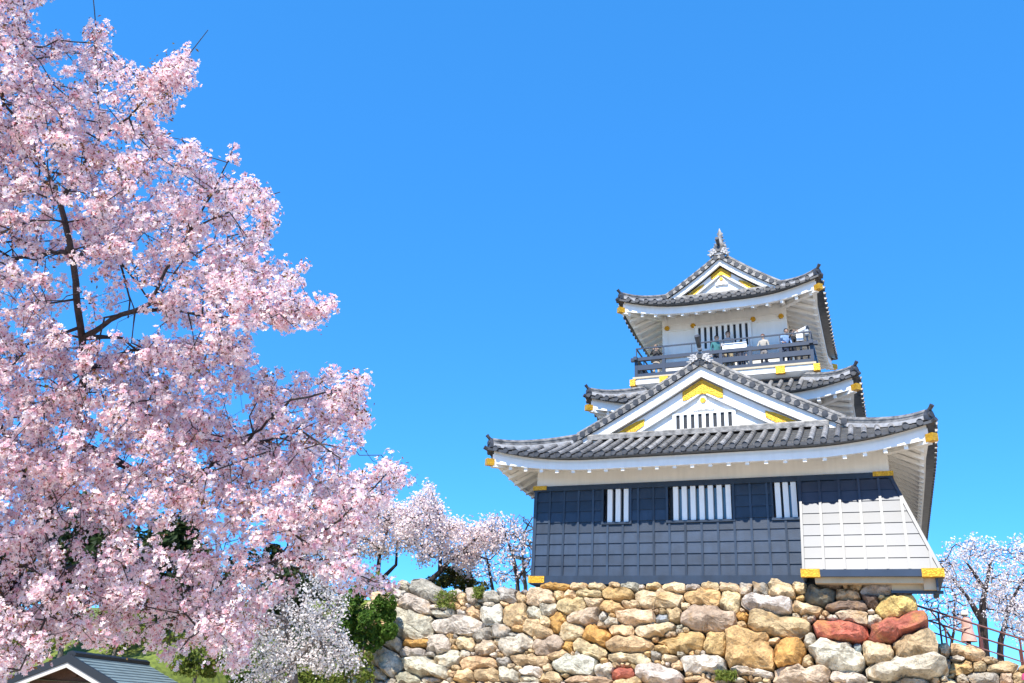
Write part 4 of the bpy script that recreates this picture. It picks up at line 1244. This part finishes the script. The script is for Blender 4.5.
def grow(skel, targets, rmin, pipe, jit=.11, sub=.25, alpha=.35, rscale=1.0):
    """skel: list of polylines [(x,y,z,r)...]; targets (n,3). Every target is joined to the nearest place on the growing tree."""
    pos, par, rad, plen = [], [], [], []
    for line in skel:
        prev = None
        for j, (x, y, z, r) in enumerate(line):
            P_ = np.array((x, y, z))
            if j == 0 and pos:
                i0 = int(np.argmin([np.linalg.norm(np.array(p) - P_) for p in pos]))
                if np.linalg.norm(np.array(pos[i0]) - P_) < 1e-6: prev = i0; continue
                pos.append(P_); par.append(i0); rad.append(r); plen.append(0); prev = len(pos) - 1; continue
            if prev is not None:
                k = max(1, int(np.linalg.norm(P_ - pos[prev]) / sub)); a0 = pos[prev]; r0 = rad[prev]; st = prev
                for q in range(1, k + 1):
                    f = q / k; pos.append(a0 + (P_ - a0) * f + (rng.standard_normal(3) * sub * .06 if q < k else 0)); par.append(prev if q == 1 else len(pos) - 2); rad.append(r0 + (r - r0) * f); plen.append(0)
                prev = len(pos) - 1
            else:
                pos.append(P_); par.append(-1); rad.append(r); plen.append(0); prev = len(pos) - 1
    S = np.array(pos); ns = len(S)
    d0 = np.array([np.min(np.linalg.norm(S - t_, axis=1)) for t_ in targets])
    order = np.argsort(d0)
    cap = ns + len(targets) * 7
    PA = np.zeros((cap, 3)); PA[:ns] = S; PL = np.zeros(cap); n = ns
    par = list(par); rad = list(rad); tip = {}
    for ti in order:
        t_ = targets[ti]; d = np.linalg.norm(PA[:n] - t_, axis=1); c = d + alpha * PL[:n]
        i = int(np.argmin(c)); L_ = d[i]; k = min(7, max(1, int(L_ / sub)))
        a0 = PA[i].copy(); last = i
        for q in range(1, k + 1):
            f = q / k; PA[n] = a0 + (t_ - a0) * f + (rng.standard_normal(3) * min(L_, 3 * sub) * jit if q < k else 0) - np.array((0, 0, 1)) * 0
            PL[n] = PL[last] + L_ / k; par.append(last); rad.append(0); last = n; n += 1
        tip[ti] = last
    cnt = np.zeros(n)
    for ti in tip.values(): cnt[ti] += 1
    for i in range(n - 1, -1, -1):
        if par[i] >= 0: cnt[par[i]] += cnt[i]
    # parents always come before children
    r = np.maximum(np.array(rad[:n]), rmin * np.maximum(cnt, 1) ** pipe * rscale)
    r[:ns] = np.where(np.array(rad[:ns]) > 0, np.array(rad[:ns]), r[:ns])
    idx = np.array([i for i in range(n) if par[i] >= 0]); pp = np.array([par[i] for i in idx])
    rp = np.minimum(r[pp], r[idx] * 1.6 + rmin)
    rp = np.where(idx < ns, r[pp], rp)
    return (PA[pp], PA[idx], rp, r[idx]), PA[:n]


def inpoly(px, py, poly):
    poly = np.array(poly, float); ins = np.zeros(len(px), bool); j = len(poly) - 1
    for i in range(len(poly)):
        xi, yi = poly[i]; xj, yj = poly[j]
        ins ^= ((yi > py) != (yj > py)) & (px < (xj - xi) * (py - yi) / (yj - yi + 1e-12) + xi); j = i
    return ins


def crown_points(poly, d0, d1, n, thin=(), nscale=.012, cut=-.2, dfun=None):
    poly = np.array(poly, float); lo, hi = poly.min(0), poly.max(0); out = []
    while len(out) < n:
        m = 4000; x = rng.uniform(lo[0], hi[0], m); y = rng.uniform(lo[1], hi[1], m)
        ok = inpoly(x, y, poly)
        for a, b_ in zip(x[ok], y[ok]):
            d = rng.uniform(d0, d1)
            pr = 1.0
            for (cx, cy, rx, ry, k) in thin:
                if ((a - cx) / rx) ** 2 + ((b_ - cy) / ry) ** 2 < 1: pr = min(pr, k)
            if rng.random() > pr: continue
            P_ = at_d(a, b_, d)
            if noise.noise(Vector(P_) * (1.6 if d0 < 12 else .55)) < cut: continue
            out.append(P_)
            if len(out) >= n: break
    return np.array(out)


def px_line(pts): return [(*at_d(x, y, d), r) for x, y, d, r in pts]


def cherry(label, skel, polys, petals, fl_r, per, spread, wood, rmin, pipe, flower5=False, group=None, sub=.25, leaves=None, extra=0, name='cherry_tree'):
    root = empty(name, tuple(skel[0][0][:3]))
    tag(root, label, 'tree', group)
    T = np.concatenate([crown_points(**p) for p in polys])
    segs, nodes = grow(skel, T, rmin, pipe, sub=sub)
    inv = Matrix.Translation(tuple(-np.array(skel[0][0][:3])))
    o = tubes_mesh('trunk', segs, wood, root); o.matrix_parent_inverse = inv
    if extra:
        ex = rng.choice(len(T), extra); T = np.concatenate([T, T[ex] + unit(rng.standard_normal((extra, 3))) * spread * rng.uniform(.5, 2.0, (extra, 1))])
    if len(T) and petals is not None:
        kk = np.maximum(1, rng.poisson(per * rng.uniform(.3, 1.65, len(T)))); own = np.repeat(np.arange(len(T)), kk)
        G = unit(rng.standard_normal((len(own), 3))) * 1.75 * rng.random((len(own), 1)) ** .4; P_ = T[own] + G * spread * rng.uniform(.5, 1.15, len(T))[own][:, None]
        N = unit(G + rng.standard_normal((len(own), 3)) * .7 + np.array((0, -.35, .25)))
        r = fl_r * rng.uniform(.75, 1.2, len(own))
        if flower5:
            V1, F1 = flowers(P_, N, r)
            sel = rng.random(len(own)) < .55
            V2, F2 = quads(P_[sel] - N[sel] * fl_r * .35, unit(N[sel] + rng.standard_normal((sel.sum(), 3)) * .8), r[sel] * .62, .5)
            V3, F3 = quads(P_[sel] + N[sel] * fl_r * .08, N[sel], r[sel] * .16, 1.0)
            V_, F_, M_ = join([(V1, F1, 0), (V2, F2, 1), (V3, F3, 1)])
            mats = [petals, CALYX]
        else:
            V1, F1 = quads(P_, N, r); sel = rng.random(len(own)) < .12
            V2, F2 = quads(P_[sel], unit(rng.standard_normal((sel.sum(), 3))), r[sel] * .5)
            V_, F_, M_ = join([(V1, F1, 0), (V2, F2, 1)]); mats = [petals, CALYX]
        c = np_mesh('crown', V_, F_, mats, root, M_); c.matrix_parent_inverse = inv
        if leaves:
            sel = rng.choice(len(T), int(len(T) * leaves)); own = np.repeat(sel, 4)
            P_ = T[own] + rng.standard_normal((len(own), 3)) * spread * .8
            V_, F_ = quads(P_, unit(rng.standard_normal((len(own), 3))), fl_r * rng.uniform(.5, 1.1, len(own)), .45)
            l_ = np_mesh('young_leaves', V_, F_, LEAFB, root); l_.matrix_parent_inverse = inv; l_['kind'] = 'stuff'
    return root


# ---- the big cherry tree close to the camera
D_ = 6.9
FG_POLY = [(-170, -130), (42, -120), (46, -20), (40, 8), (24, 26), (36, 46), (52, 36), (70, 42), (92, 52), (112, 56), (124, 66), (150, 76), (176, 50), (192, 64), (190, 82), (164, 98), (182, 102), (162, 120), (168, 136), (192, 142), (214, 172), (230, 178),
           (262, 186), (272, 200), (282, 208), (274, 226), (262, 240), (268, 258), (300, 268), (296, 282), (284, 288), (304, 300), (334, 300), (334, 308), (316, 316), (312, 327), (280, 336), (250, 342), (258, 368), (290, 376), (318, 378), (332, 366), (342, 382), (362, 372), (372, 380), (358, 402),
           (374, 418), (362, 430), (364, 446), (334, 456), (344, 470), (372, 480), (384, 462), (400, 454), (404, 466), (398, 486), (378, 500), (368, 530), (340, 545), (352, 560), (384, 580), (386, 592), (352, 588), (326, 572), (300, 574), (280, 600), (262, 608), (252, 634), (232, 664), (214, 650), (190, 640), (180, 658), (166, 660), (148, 644),
           (128, 638), (104, 648), (84, 642), (72, 636), (60, 632), (46, 648), (32, 672), (14, 668), (0, 690), (-60, 730), (-170, 720)]
THIN = [(98, 300, 42, 45, .15), (66, 260, 16, 90, .2), (120, 330, 45, 22, .3), (25, 255, 35, 22, .35), (150, 285, 22, 18, .35), (82, 542, 30, 22, .08), (178, 535, 20, 16, .12), (60, 440, 22, 14, .55), (200, 330, 25, 12, .4), (215, 410, 20, 10, .4), (240, 230, 24, 14, .5), (235, 400, 18, 40, .6), (300, 430, 30, 12, .5), (100, 445, 20, 10, .6), (60, 375, 40, 12, .4), (180, 180, 16, 14, .5), (205, 250, 16, 12, .5), (60, 520, 20, 14, .5), (230, 560, 20, 14, .6), (20, 300, 22, 14, .5), (110, 90, 20, 20, .6), (150, 620, 30, 12, .6)]
skel = [px_line([(-75, 860, 8.6, .17), (-45, 720, 8.5, .13), (5, 600, 8.3, .09), (45, 520, 8.1, .065), (74, 440, 7.7, .046), (85, 372, 6.9, .030), (82, 338, 6.6, .027), (76, 285, 6.3, .0245), (69, 240, 6.2, .022), (60, 203, 6.2, .019), (48, 172, 6.9, .018), (30, 136, 6.9, .014), (4, 104, 6.9, .010)]),
        px_line([(82, 338, 6.6, .024), (110, 320, 6.4, .018), (135, 311, 6.3, .019), (150, 303, 6.25, .014)]),
        px_line([(135, 311, 6.3, .013), (175, 310, 6.6, .010), (215, 318, 6.4, .006)]),
        px_line([(74, 256, 6.25, .018), (98, 250, 7.1, .013), (120, 262, 7.2, .010), (146, 296, 7.3, .007)]),
        px_line([(120, 262, 7.2, .010), (130, 300, 7.2, .007), (128, 318, 7.2, .006)]),
        px_line([(72, 250, 6.22, .018), (35, 254, 7.3, .016), (0, 264, 7.6, .014), (-60, 280, 7.8, .02)]),
        px_line([(85, 372, 6.8, .024), (108, 358, 7.2, .015), (132, 350, 7.3, .010)]),
        px_line([(82, 338, 6.6, .014), (122, 338, 6.8, .009), (148, 357, 6.7, .006)]),
        px_line([(74, 440, 7.7, .03), (170, 490, 7.6, .018), (240, 450, 7.0, .011), (300, 430, 6.3, .008), (340, 458, 6.0, .005)]),
        px_line([(240, 450, 7.0, .010), (290, 400, 6.2, .009), (350, 390, 6.2, .005)]),
        px_line([(5, 600, 8.3, .05), (95, 560, 7.9, .028), (118, 580, 7.8, .024), (190, 590, 7.5, .016), (280, 560, 6.6, .010), (340, 520, 6.1, .008), (385, 475, 6.0, .005)]),
        px_line([(280, 560, 6.6, .008), (330, 560, 6.1, .007), (375, 582, 6.1, .005)]),
        px_line([(5, 600, 8.3, .04), (-10, 570, 7.4, .024), (-40, 600, 6.2, .016), (-90, 640, 6.0, .012)]),
        px_line([(190, 590, 7.5, .011), (200, 630, 6.2, .009), (180, 650, 6.0, .005)]),
        px_line([(45, 520, 8.1, .02), (50, 560, 7.2, .012), (45, 620, 6.1, .009), (20, 670, 5.9, .006)]),
        px_line([(45, 520, 8.1, .04), (10, 440, 8.0, .028), (-30, 380, 7.7, .02), (-100, 320, 8, .016)]),
        px_line([(60, 203, 6.2, .014), (100, 140, 6.6, .009), (140, 105, 6.5, .007), (186, 58, 6.4, .004), (208, 30, 6.4, .0025)]),
        px_line([(100, 140, 6.6, .007), (96, 60, 6.6, .005), (93, -5, 6.6, .0035)]),
        px_line([(150, 303, 6.25, .010), (190, 230, 6.5, .008), (215, 190, 6.4, .006), (234, 146, 6.3, .003)]),
        px_line([(190, 230, 6.5, .007), (240, 205, 6.4, .005), (280, 192, 6.4, .003)]),
        px_line([(215, 318, 6.4, .006), (270, 318, 6.3, .005), (332, 303, 6.3, .003)]),
        px_line([(30, 136, 6.9, .012), (30, 60, 7.0, .008), (20, -30, 7.1, .006)])]
cherry('big pink cherry tree in full blossom close by, filling the left side',
       skel, [dict(poly=FG_POLY, d0=5.7, d1=8.2, n=6300, thin=THIN, cut=-.27), dict(poly=[(-165, -130), (-250, -60), (-330, 60), (-290, 180), (-360, 300), (-300, 420), (-380, 520), (-300, 640), (-165, 720)], d0=6.0, d1=8.2, n=1100, cut=-.2), dict(poly=[(-170, -130), (-120, -230), (-30, -260), (40, -190), (44, -118)], d0=6.0, d1=7.8, n=350, cut=-.2), dict(poly=[((x_ - 60) * 1.045 + 60, (y_ - 330) * 1.03 + 330) for x_, y_ in FG_POLY if 0 < x_], d0=6.1, d1=7.6, n=420, cut=-.1), dict(poly=[(70, 20), (110, 30), (120, 60), (85, 55)], d0=6.4, d1=6.8, n=10),
              dict(poly=[(150, 75), (180, 46), (196, 62), (192, 84), (150, 110)], d0=6.2, d1=6.6, n=34), dict(poly=[(226, 142), (240, 142), (238, 160), (226, 168)], d0=6.3, d1=6.4, n=3), dict(poly=[(255, 305), (334, 299), (334, 309), (300, 325), (262, 332)], d0=6.2, d1=6.5, n=50)],
       PETAL, .0180, 12, .040, BARK, .0015, .385, flower5=True, sub=.11, leaves=.5, extra=8000)

# ---- cherry trees on the terrace left of the castle
gt = 'cherry trees behind the stone base'
cherry('pale pink cherry tree with a leaning dark limb behind the stone base',
       [px_line([(405, 612, 34, .17), (418, 590, 34, .14), (440, 572, 34, .10), (462, 552, 34, .07), (480, 535, 34, .04)]), px_line([(440, 572, 34, .07), (442, 540, 34, .05), (438, 510, 34, .03)]), px_line([(462, 552, 34, .04), (490, 560, 34.5, .02), (505, 545, 34.5, .015)])],
       [dict(poly=[(392, 525), (415, 498), (428, 482), (436, 500), (450, 518), (472, 526), (492, 520), (505, 530), (500, 548), (478, 548), (470, 585), (452, 560), (420, 560), (400, 545)], d0=32, d1=36, n=700, cut=-.35)],
       PETALP, .05, 14, .23, BARK, .006, .42, group=gt, sub=.5)
cherry('dense pink cherry tree with two upright stems beside the big cherry',
       [px_line([(380, 618, 35, .16), (377, 585, 35, .11), (380, 550, 35, .07), (388, 525, 35, .04)]), px_line([(377, 585, 35, .08), (396, 565, 35, .06), (398, 535, 35, .03)]), px_line([(380, 550, 35, .05), (340, 520, 34.5, .03), (310, 500, 34, .02)])],
       [dict(poly=[(292, 492), (330, 482), (380, 496), (410, 505), (425, 515), (425, 545), (400, 556), (360, 556), (320, 575), (296, 560)], d0=33.5, d1=37, n=1000, cut=-.35)],
       PETALP, .05, 14, .23, BARK, .006, .42, group=gt, sub=.5)
cherry('sparse whitish cherry tree with thin stems nearest the castle corner',
       [px_line([(520, 606, 38, .12), (517, 580, 38, .09), (513, 555, 38, .06), (505, 535, 38, .03)]), px_line([(495, 606, 38.5, .1), (490, 575, 38.5, .06), (484, 548, 38.5, .03)]), px_line([(517, 580, 38, .04), (530, 560, 38, .02)])],
       [dict(poly=[(472, 535), (480, 520), (505, 515), (522, 525), (532, 545), (532, 575), (520, 584), (488, 586), (470, 575)], d0=36.5, d1=40, n=260, cut=-.1)],
       PETALP, .055, 6, .20, BARKG, .008, .42, group=gt, sub=.5)
cherry('bare grey tree without leaves by the left castle corner',
       [px_line([(526, 612, 46, .14), (524, 575, 46, .10), (522, 545, 46, .05)])],
       [dict(poly=[(506, 545), (510, 520), (522, 512), (538, 516), (545, 540), (545, 575), (510, 580)], d0=44, d1=48, n=170)],
       None, .05, 6, .2, BARKG, .013, .42, sub=.6, name='bare_tree')
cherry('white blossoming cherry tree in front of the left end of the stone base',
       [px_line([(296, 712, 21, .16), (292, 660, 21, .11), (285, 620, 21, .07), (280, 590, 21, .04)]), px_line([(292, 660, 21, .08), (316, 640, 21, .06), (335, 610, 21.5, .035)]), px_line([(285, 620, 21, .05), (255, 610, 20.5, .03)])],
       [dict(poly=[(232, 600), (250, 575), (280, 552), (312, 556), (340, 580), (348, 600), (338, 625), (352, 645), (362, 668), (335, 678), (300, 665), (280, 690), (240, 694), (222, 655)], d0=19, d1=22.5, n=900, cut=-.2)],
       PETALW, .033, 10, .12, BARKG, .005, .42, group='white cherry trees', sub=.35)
cherry('pale cherry tree with two dark trunks behind the ramp on the right',
       [px_line([(988, 690, 42, .30), (985, 655, 42, .24), (983, 622, 42, .20), (985, 590, 42, .11), (990, 565, 42, .08)]), px_line([(983, 622, 42, .15), (968, 598, 42, .09), (952, 578, 42, .05), (938, 562, 42, .04)]), px_line([(1001, 690, 43, .2), (1001, 640, 43, .14), (1012, 600, 43, .07), (1030, 570, 43, .06)]), px_line([(985, 590, 42, .1), (965, 560, 42, .05)])],
       [dict(poly=[(934, 568), (945, 548), (975, 538), (1000, 543), (1024, 538), (1070, 560), (1080, 620), (1050, 650), (1018, 640), (1000, 622), (985, 612), (965, 598), (950, 590), (932, 585)], d0=39, d1=46, n=900, cut=-.16)],
       PETALP2, .052, 13, .27, BARK, .0065, .40, group='white cherry trees', sub=.6)
cherry('thin pink cherry tree between the castle bay and the ramp railing',
       [px_line([(950, 690, 48, .14), (952, 640, 48, .08), (955, 600, 48, .05), (950, 575, 48, .03)]), px_line([(952, 640, 48, .05), (930, 610, 48, .03)])],
       [dict(poly=[(916, 606), (926, 570), (940, 560), (965, 590), (975, 620), (960, 632), (935, 625), (920, 620)], d0=46, d1=50, n=170, cut=-.1)],
       PETALP, .06, 6, .22, BARK, .012, .42, sub=.6)


# ---- shrubs and evergreens
def leafy(name, label, cat, c, rad, n, size, m, lobes=13, stem=None, group=None, ground=None):
    c = np.array(c, float); rad = np.array(rad, float)
    root = empty(name, (c[0], c[1], c[2] - rad[2] if ground is None else ground)); tag(root, label, cat, group)
    L = [(np.zeros(3), .5)]
    for _ in range(lobes): L.append((unit(rng.standard_normal((1, 3)))[0] * rng.uniform(.45, .95), rng.uniform(.18, .42)))
    pts = []
    for _ in range(n):
        o, rr = L[rng.integers(len(L))]; v = unit(rng.standard_normal((1, 3)))[0]
        pts.append(o + v * rr * rng.uniform(.55, 1.06) ** .6)
    pts = np.array(pts); N = unit(pts + rng.standard_normal(pts.shape) * .6 + np.array((0, -.2, .3)))
    P_ = c + pts * rad
    V_, F_ = quads(P_, N, size * rng.uniform(.6, 1.25, n), .6)
    inv = Matrix.Translation(-Vector(root.location))
    o = np_mesh('foliage' if cat != 'tree' else 'crown', V_, F_, m, root); o.matrix_parent_inverse = inv
    zb = root.location.z
    T = c + pts[rng.choice(n, min(60, n))] * rad * .8
    segs, _ = grow([[(c[0], c[1], zb - .2, .04 + .05 * rad[2] * .5), (c[0], c[1], c[2], .03 + .02 * rad[2])]], T, .006, .4, sub=.3)
    o = tubes_mesh('stem' if cat != 'tree' else 'trunk', segs, BARKG, root); o.matrix_parent_inverse = inv
    return root


def px_leafy(name, label, cat, x, y, d, rx, ry, n, size, m, group=None, depth=None, **k):
    c = at_d(x, y, d); s = d / FPX
    g = float(ground_h(c[0], c[1]))
    return leafy(name, label, cat, c, (rx * s, (depth or rx * s), ry * s), n, size, m, group=group, ground=min(g, c[2] - ry * s * .8), **k)


px_leafy('shrub', 'dark green round shrub at the left end of the stone base', 'shrub', 366, 622, 28, 32, 34, 7000, .075, LEAFG)
px_leafy('shrub', 'low bright shrub on the slope below the dark round shrub', 'shrub', 352, 674, 26, 26, 26, 1800, .06, LEAFY)
px_leafy('shrub', 'small bright shrub peeping over the dark round shrub', 'shrub', 374, 582, 31, 12, 11, 700, .07, LEAFY)
px_leafy('shrub', 'olive brown bush on the terrace under the leaning cherry limb', 'shrub', 456, 580, 36, 32, 15, 2600, .08, LEAFO)
px_leafy('shrub', 'low olive bush between the two terrace cherry trees', 'shrub', 412, 590, 36, 30, 9, 1300, .08, LEAFY)
gs = 'shrubs on the grassy slope'
px_leafy('shrub', 'yellow green shrub behind the right slope of the shelter roof', 'shrub', 200, 655, 23, 38, 22, 2200, .06, LEAFY, gs)
px_leafy('shrub', 'green shrub at the foot of the white cherry tree', 'shrub', 250, 670, 24, 34, 26, 2200, .06, LEAFG, gs)
px_leafy('shrub', 'light green shrub left of the shelter', 'shrub', 25, 640, 24, 42, 20, 2200, .06, LEAFY, gs)
px_leafy('shrub', 'leafy shrub between the shelter and the dark evergreens', 'shrub', 120, 630, 25, 50, 22, 2600, .065, LEAFY, gs)
px_leafy('shrub', 'bright green shrub under the white cherry trunk', 'shrub', 310, 680, 24, 28, 20, 1500, .06, LEAFY, gs)
ge = 'evergreens behind the big cherry'
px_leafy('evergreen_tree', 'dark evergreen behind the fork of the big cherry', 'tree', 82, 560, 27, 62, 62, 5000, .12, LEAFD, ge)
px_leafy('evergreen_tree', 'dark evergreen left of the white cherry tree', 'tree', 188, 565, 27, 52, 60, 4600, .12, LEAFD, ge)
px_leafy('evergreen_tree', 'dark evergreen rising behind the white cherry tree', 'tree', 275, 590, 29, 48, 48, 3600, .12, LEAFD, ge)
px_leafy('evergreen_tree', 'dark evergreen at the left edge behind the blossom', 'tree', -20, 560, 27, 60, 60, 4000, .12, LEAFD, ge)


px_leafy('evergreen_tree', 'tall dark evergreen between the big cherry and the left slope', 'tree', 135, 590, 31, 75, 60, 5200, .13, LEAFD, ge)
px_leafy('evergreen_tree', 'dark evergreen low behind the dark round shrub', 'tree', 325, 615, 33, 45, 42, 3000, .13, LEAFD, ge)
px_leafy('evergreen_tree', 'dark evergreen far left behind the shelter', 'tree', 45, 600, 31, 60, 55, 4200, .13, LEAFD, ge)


def tuft(x, y, ya, k, rx, ry, label):
    P0 = wall_point(x, y, ya, k); s = np.linalg.norm(P0 - CAM) / FPX; n = 420
    a = rng.uniform(-1, 1, (n, 2)); P_ = P0 + np.stack([a[:, 0] * rx * s, rng.uniform(-.28, .1, n), a[:, 1] * ry * s], 1)
    V_, F_ = quads(P_, unit(rng.standard_normal((n, 3)) + np.array((0, -1, .3))), rng.uniform(.05, .11, n), .22)
    o = np_mesh('grass_tuft', V_, F_, LEAFY); tag(o, label, 'grass', 'grass tufts in the wall')
tuft(447, 600, -.5, .2, 10, 8, 'large tuft of bright grass growing on the top left of the stone base')
tuft(480, 593, -.5, .2, 4, 5, 'little grass tuft on the top edge of the stone base')
tuft(727, 676, -.5, .2, 9, 4, 'grass tuft growing low between the middle stones of the base')
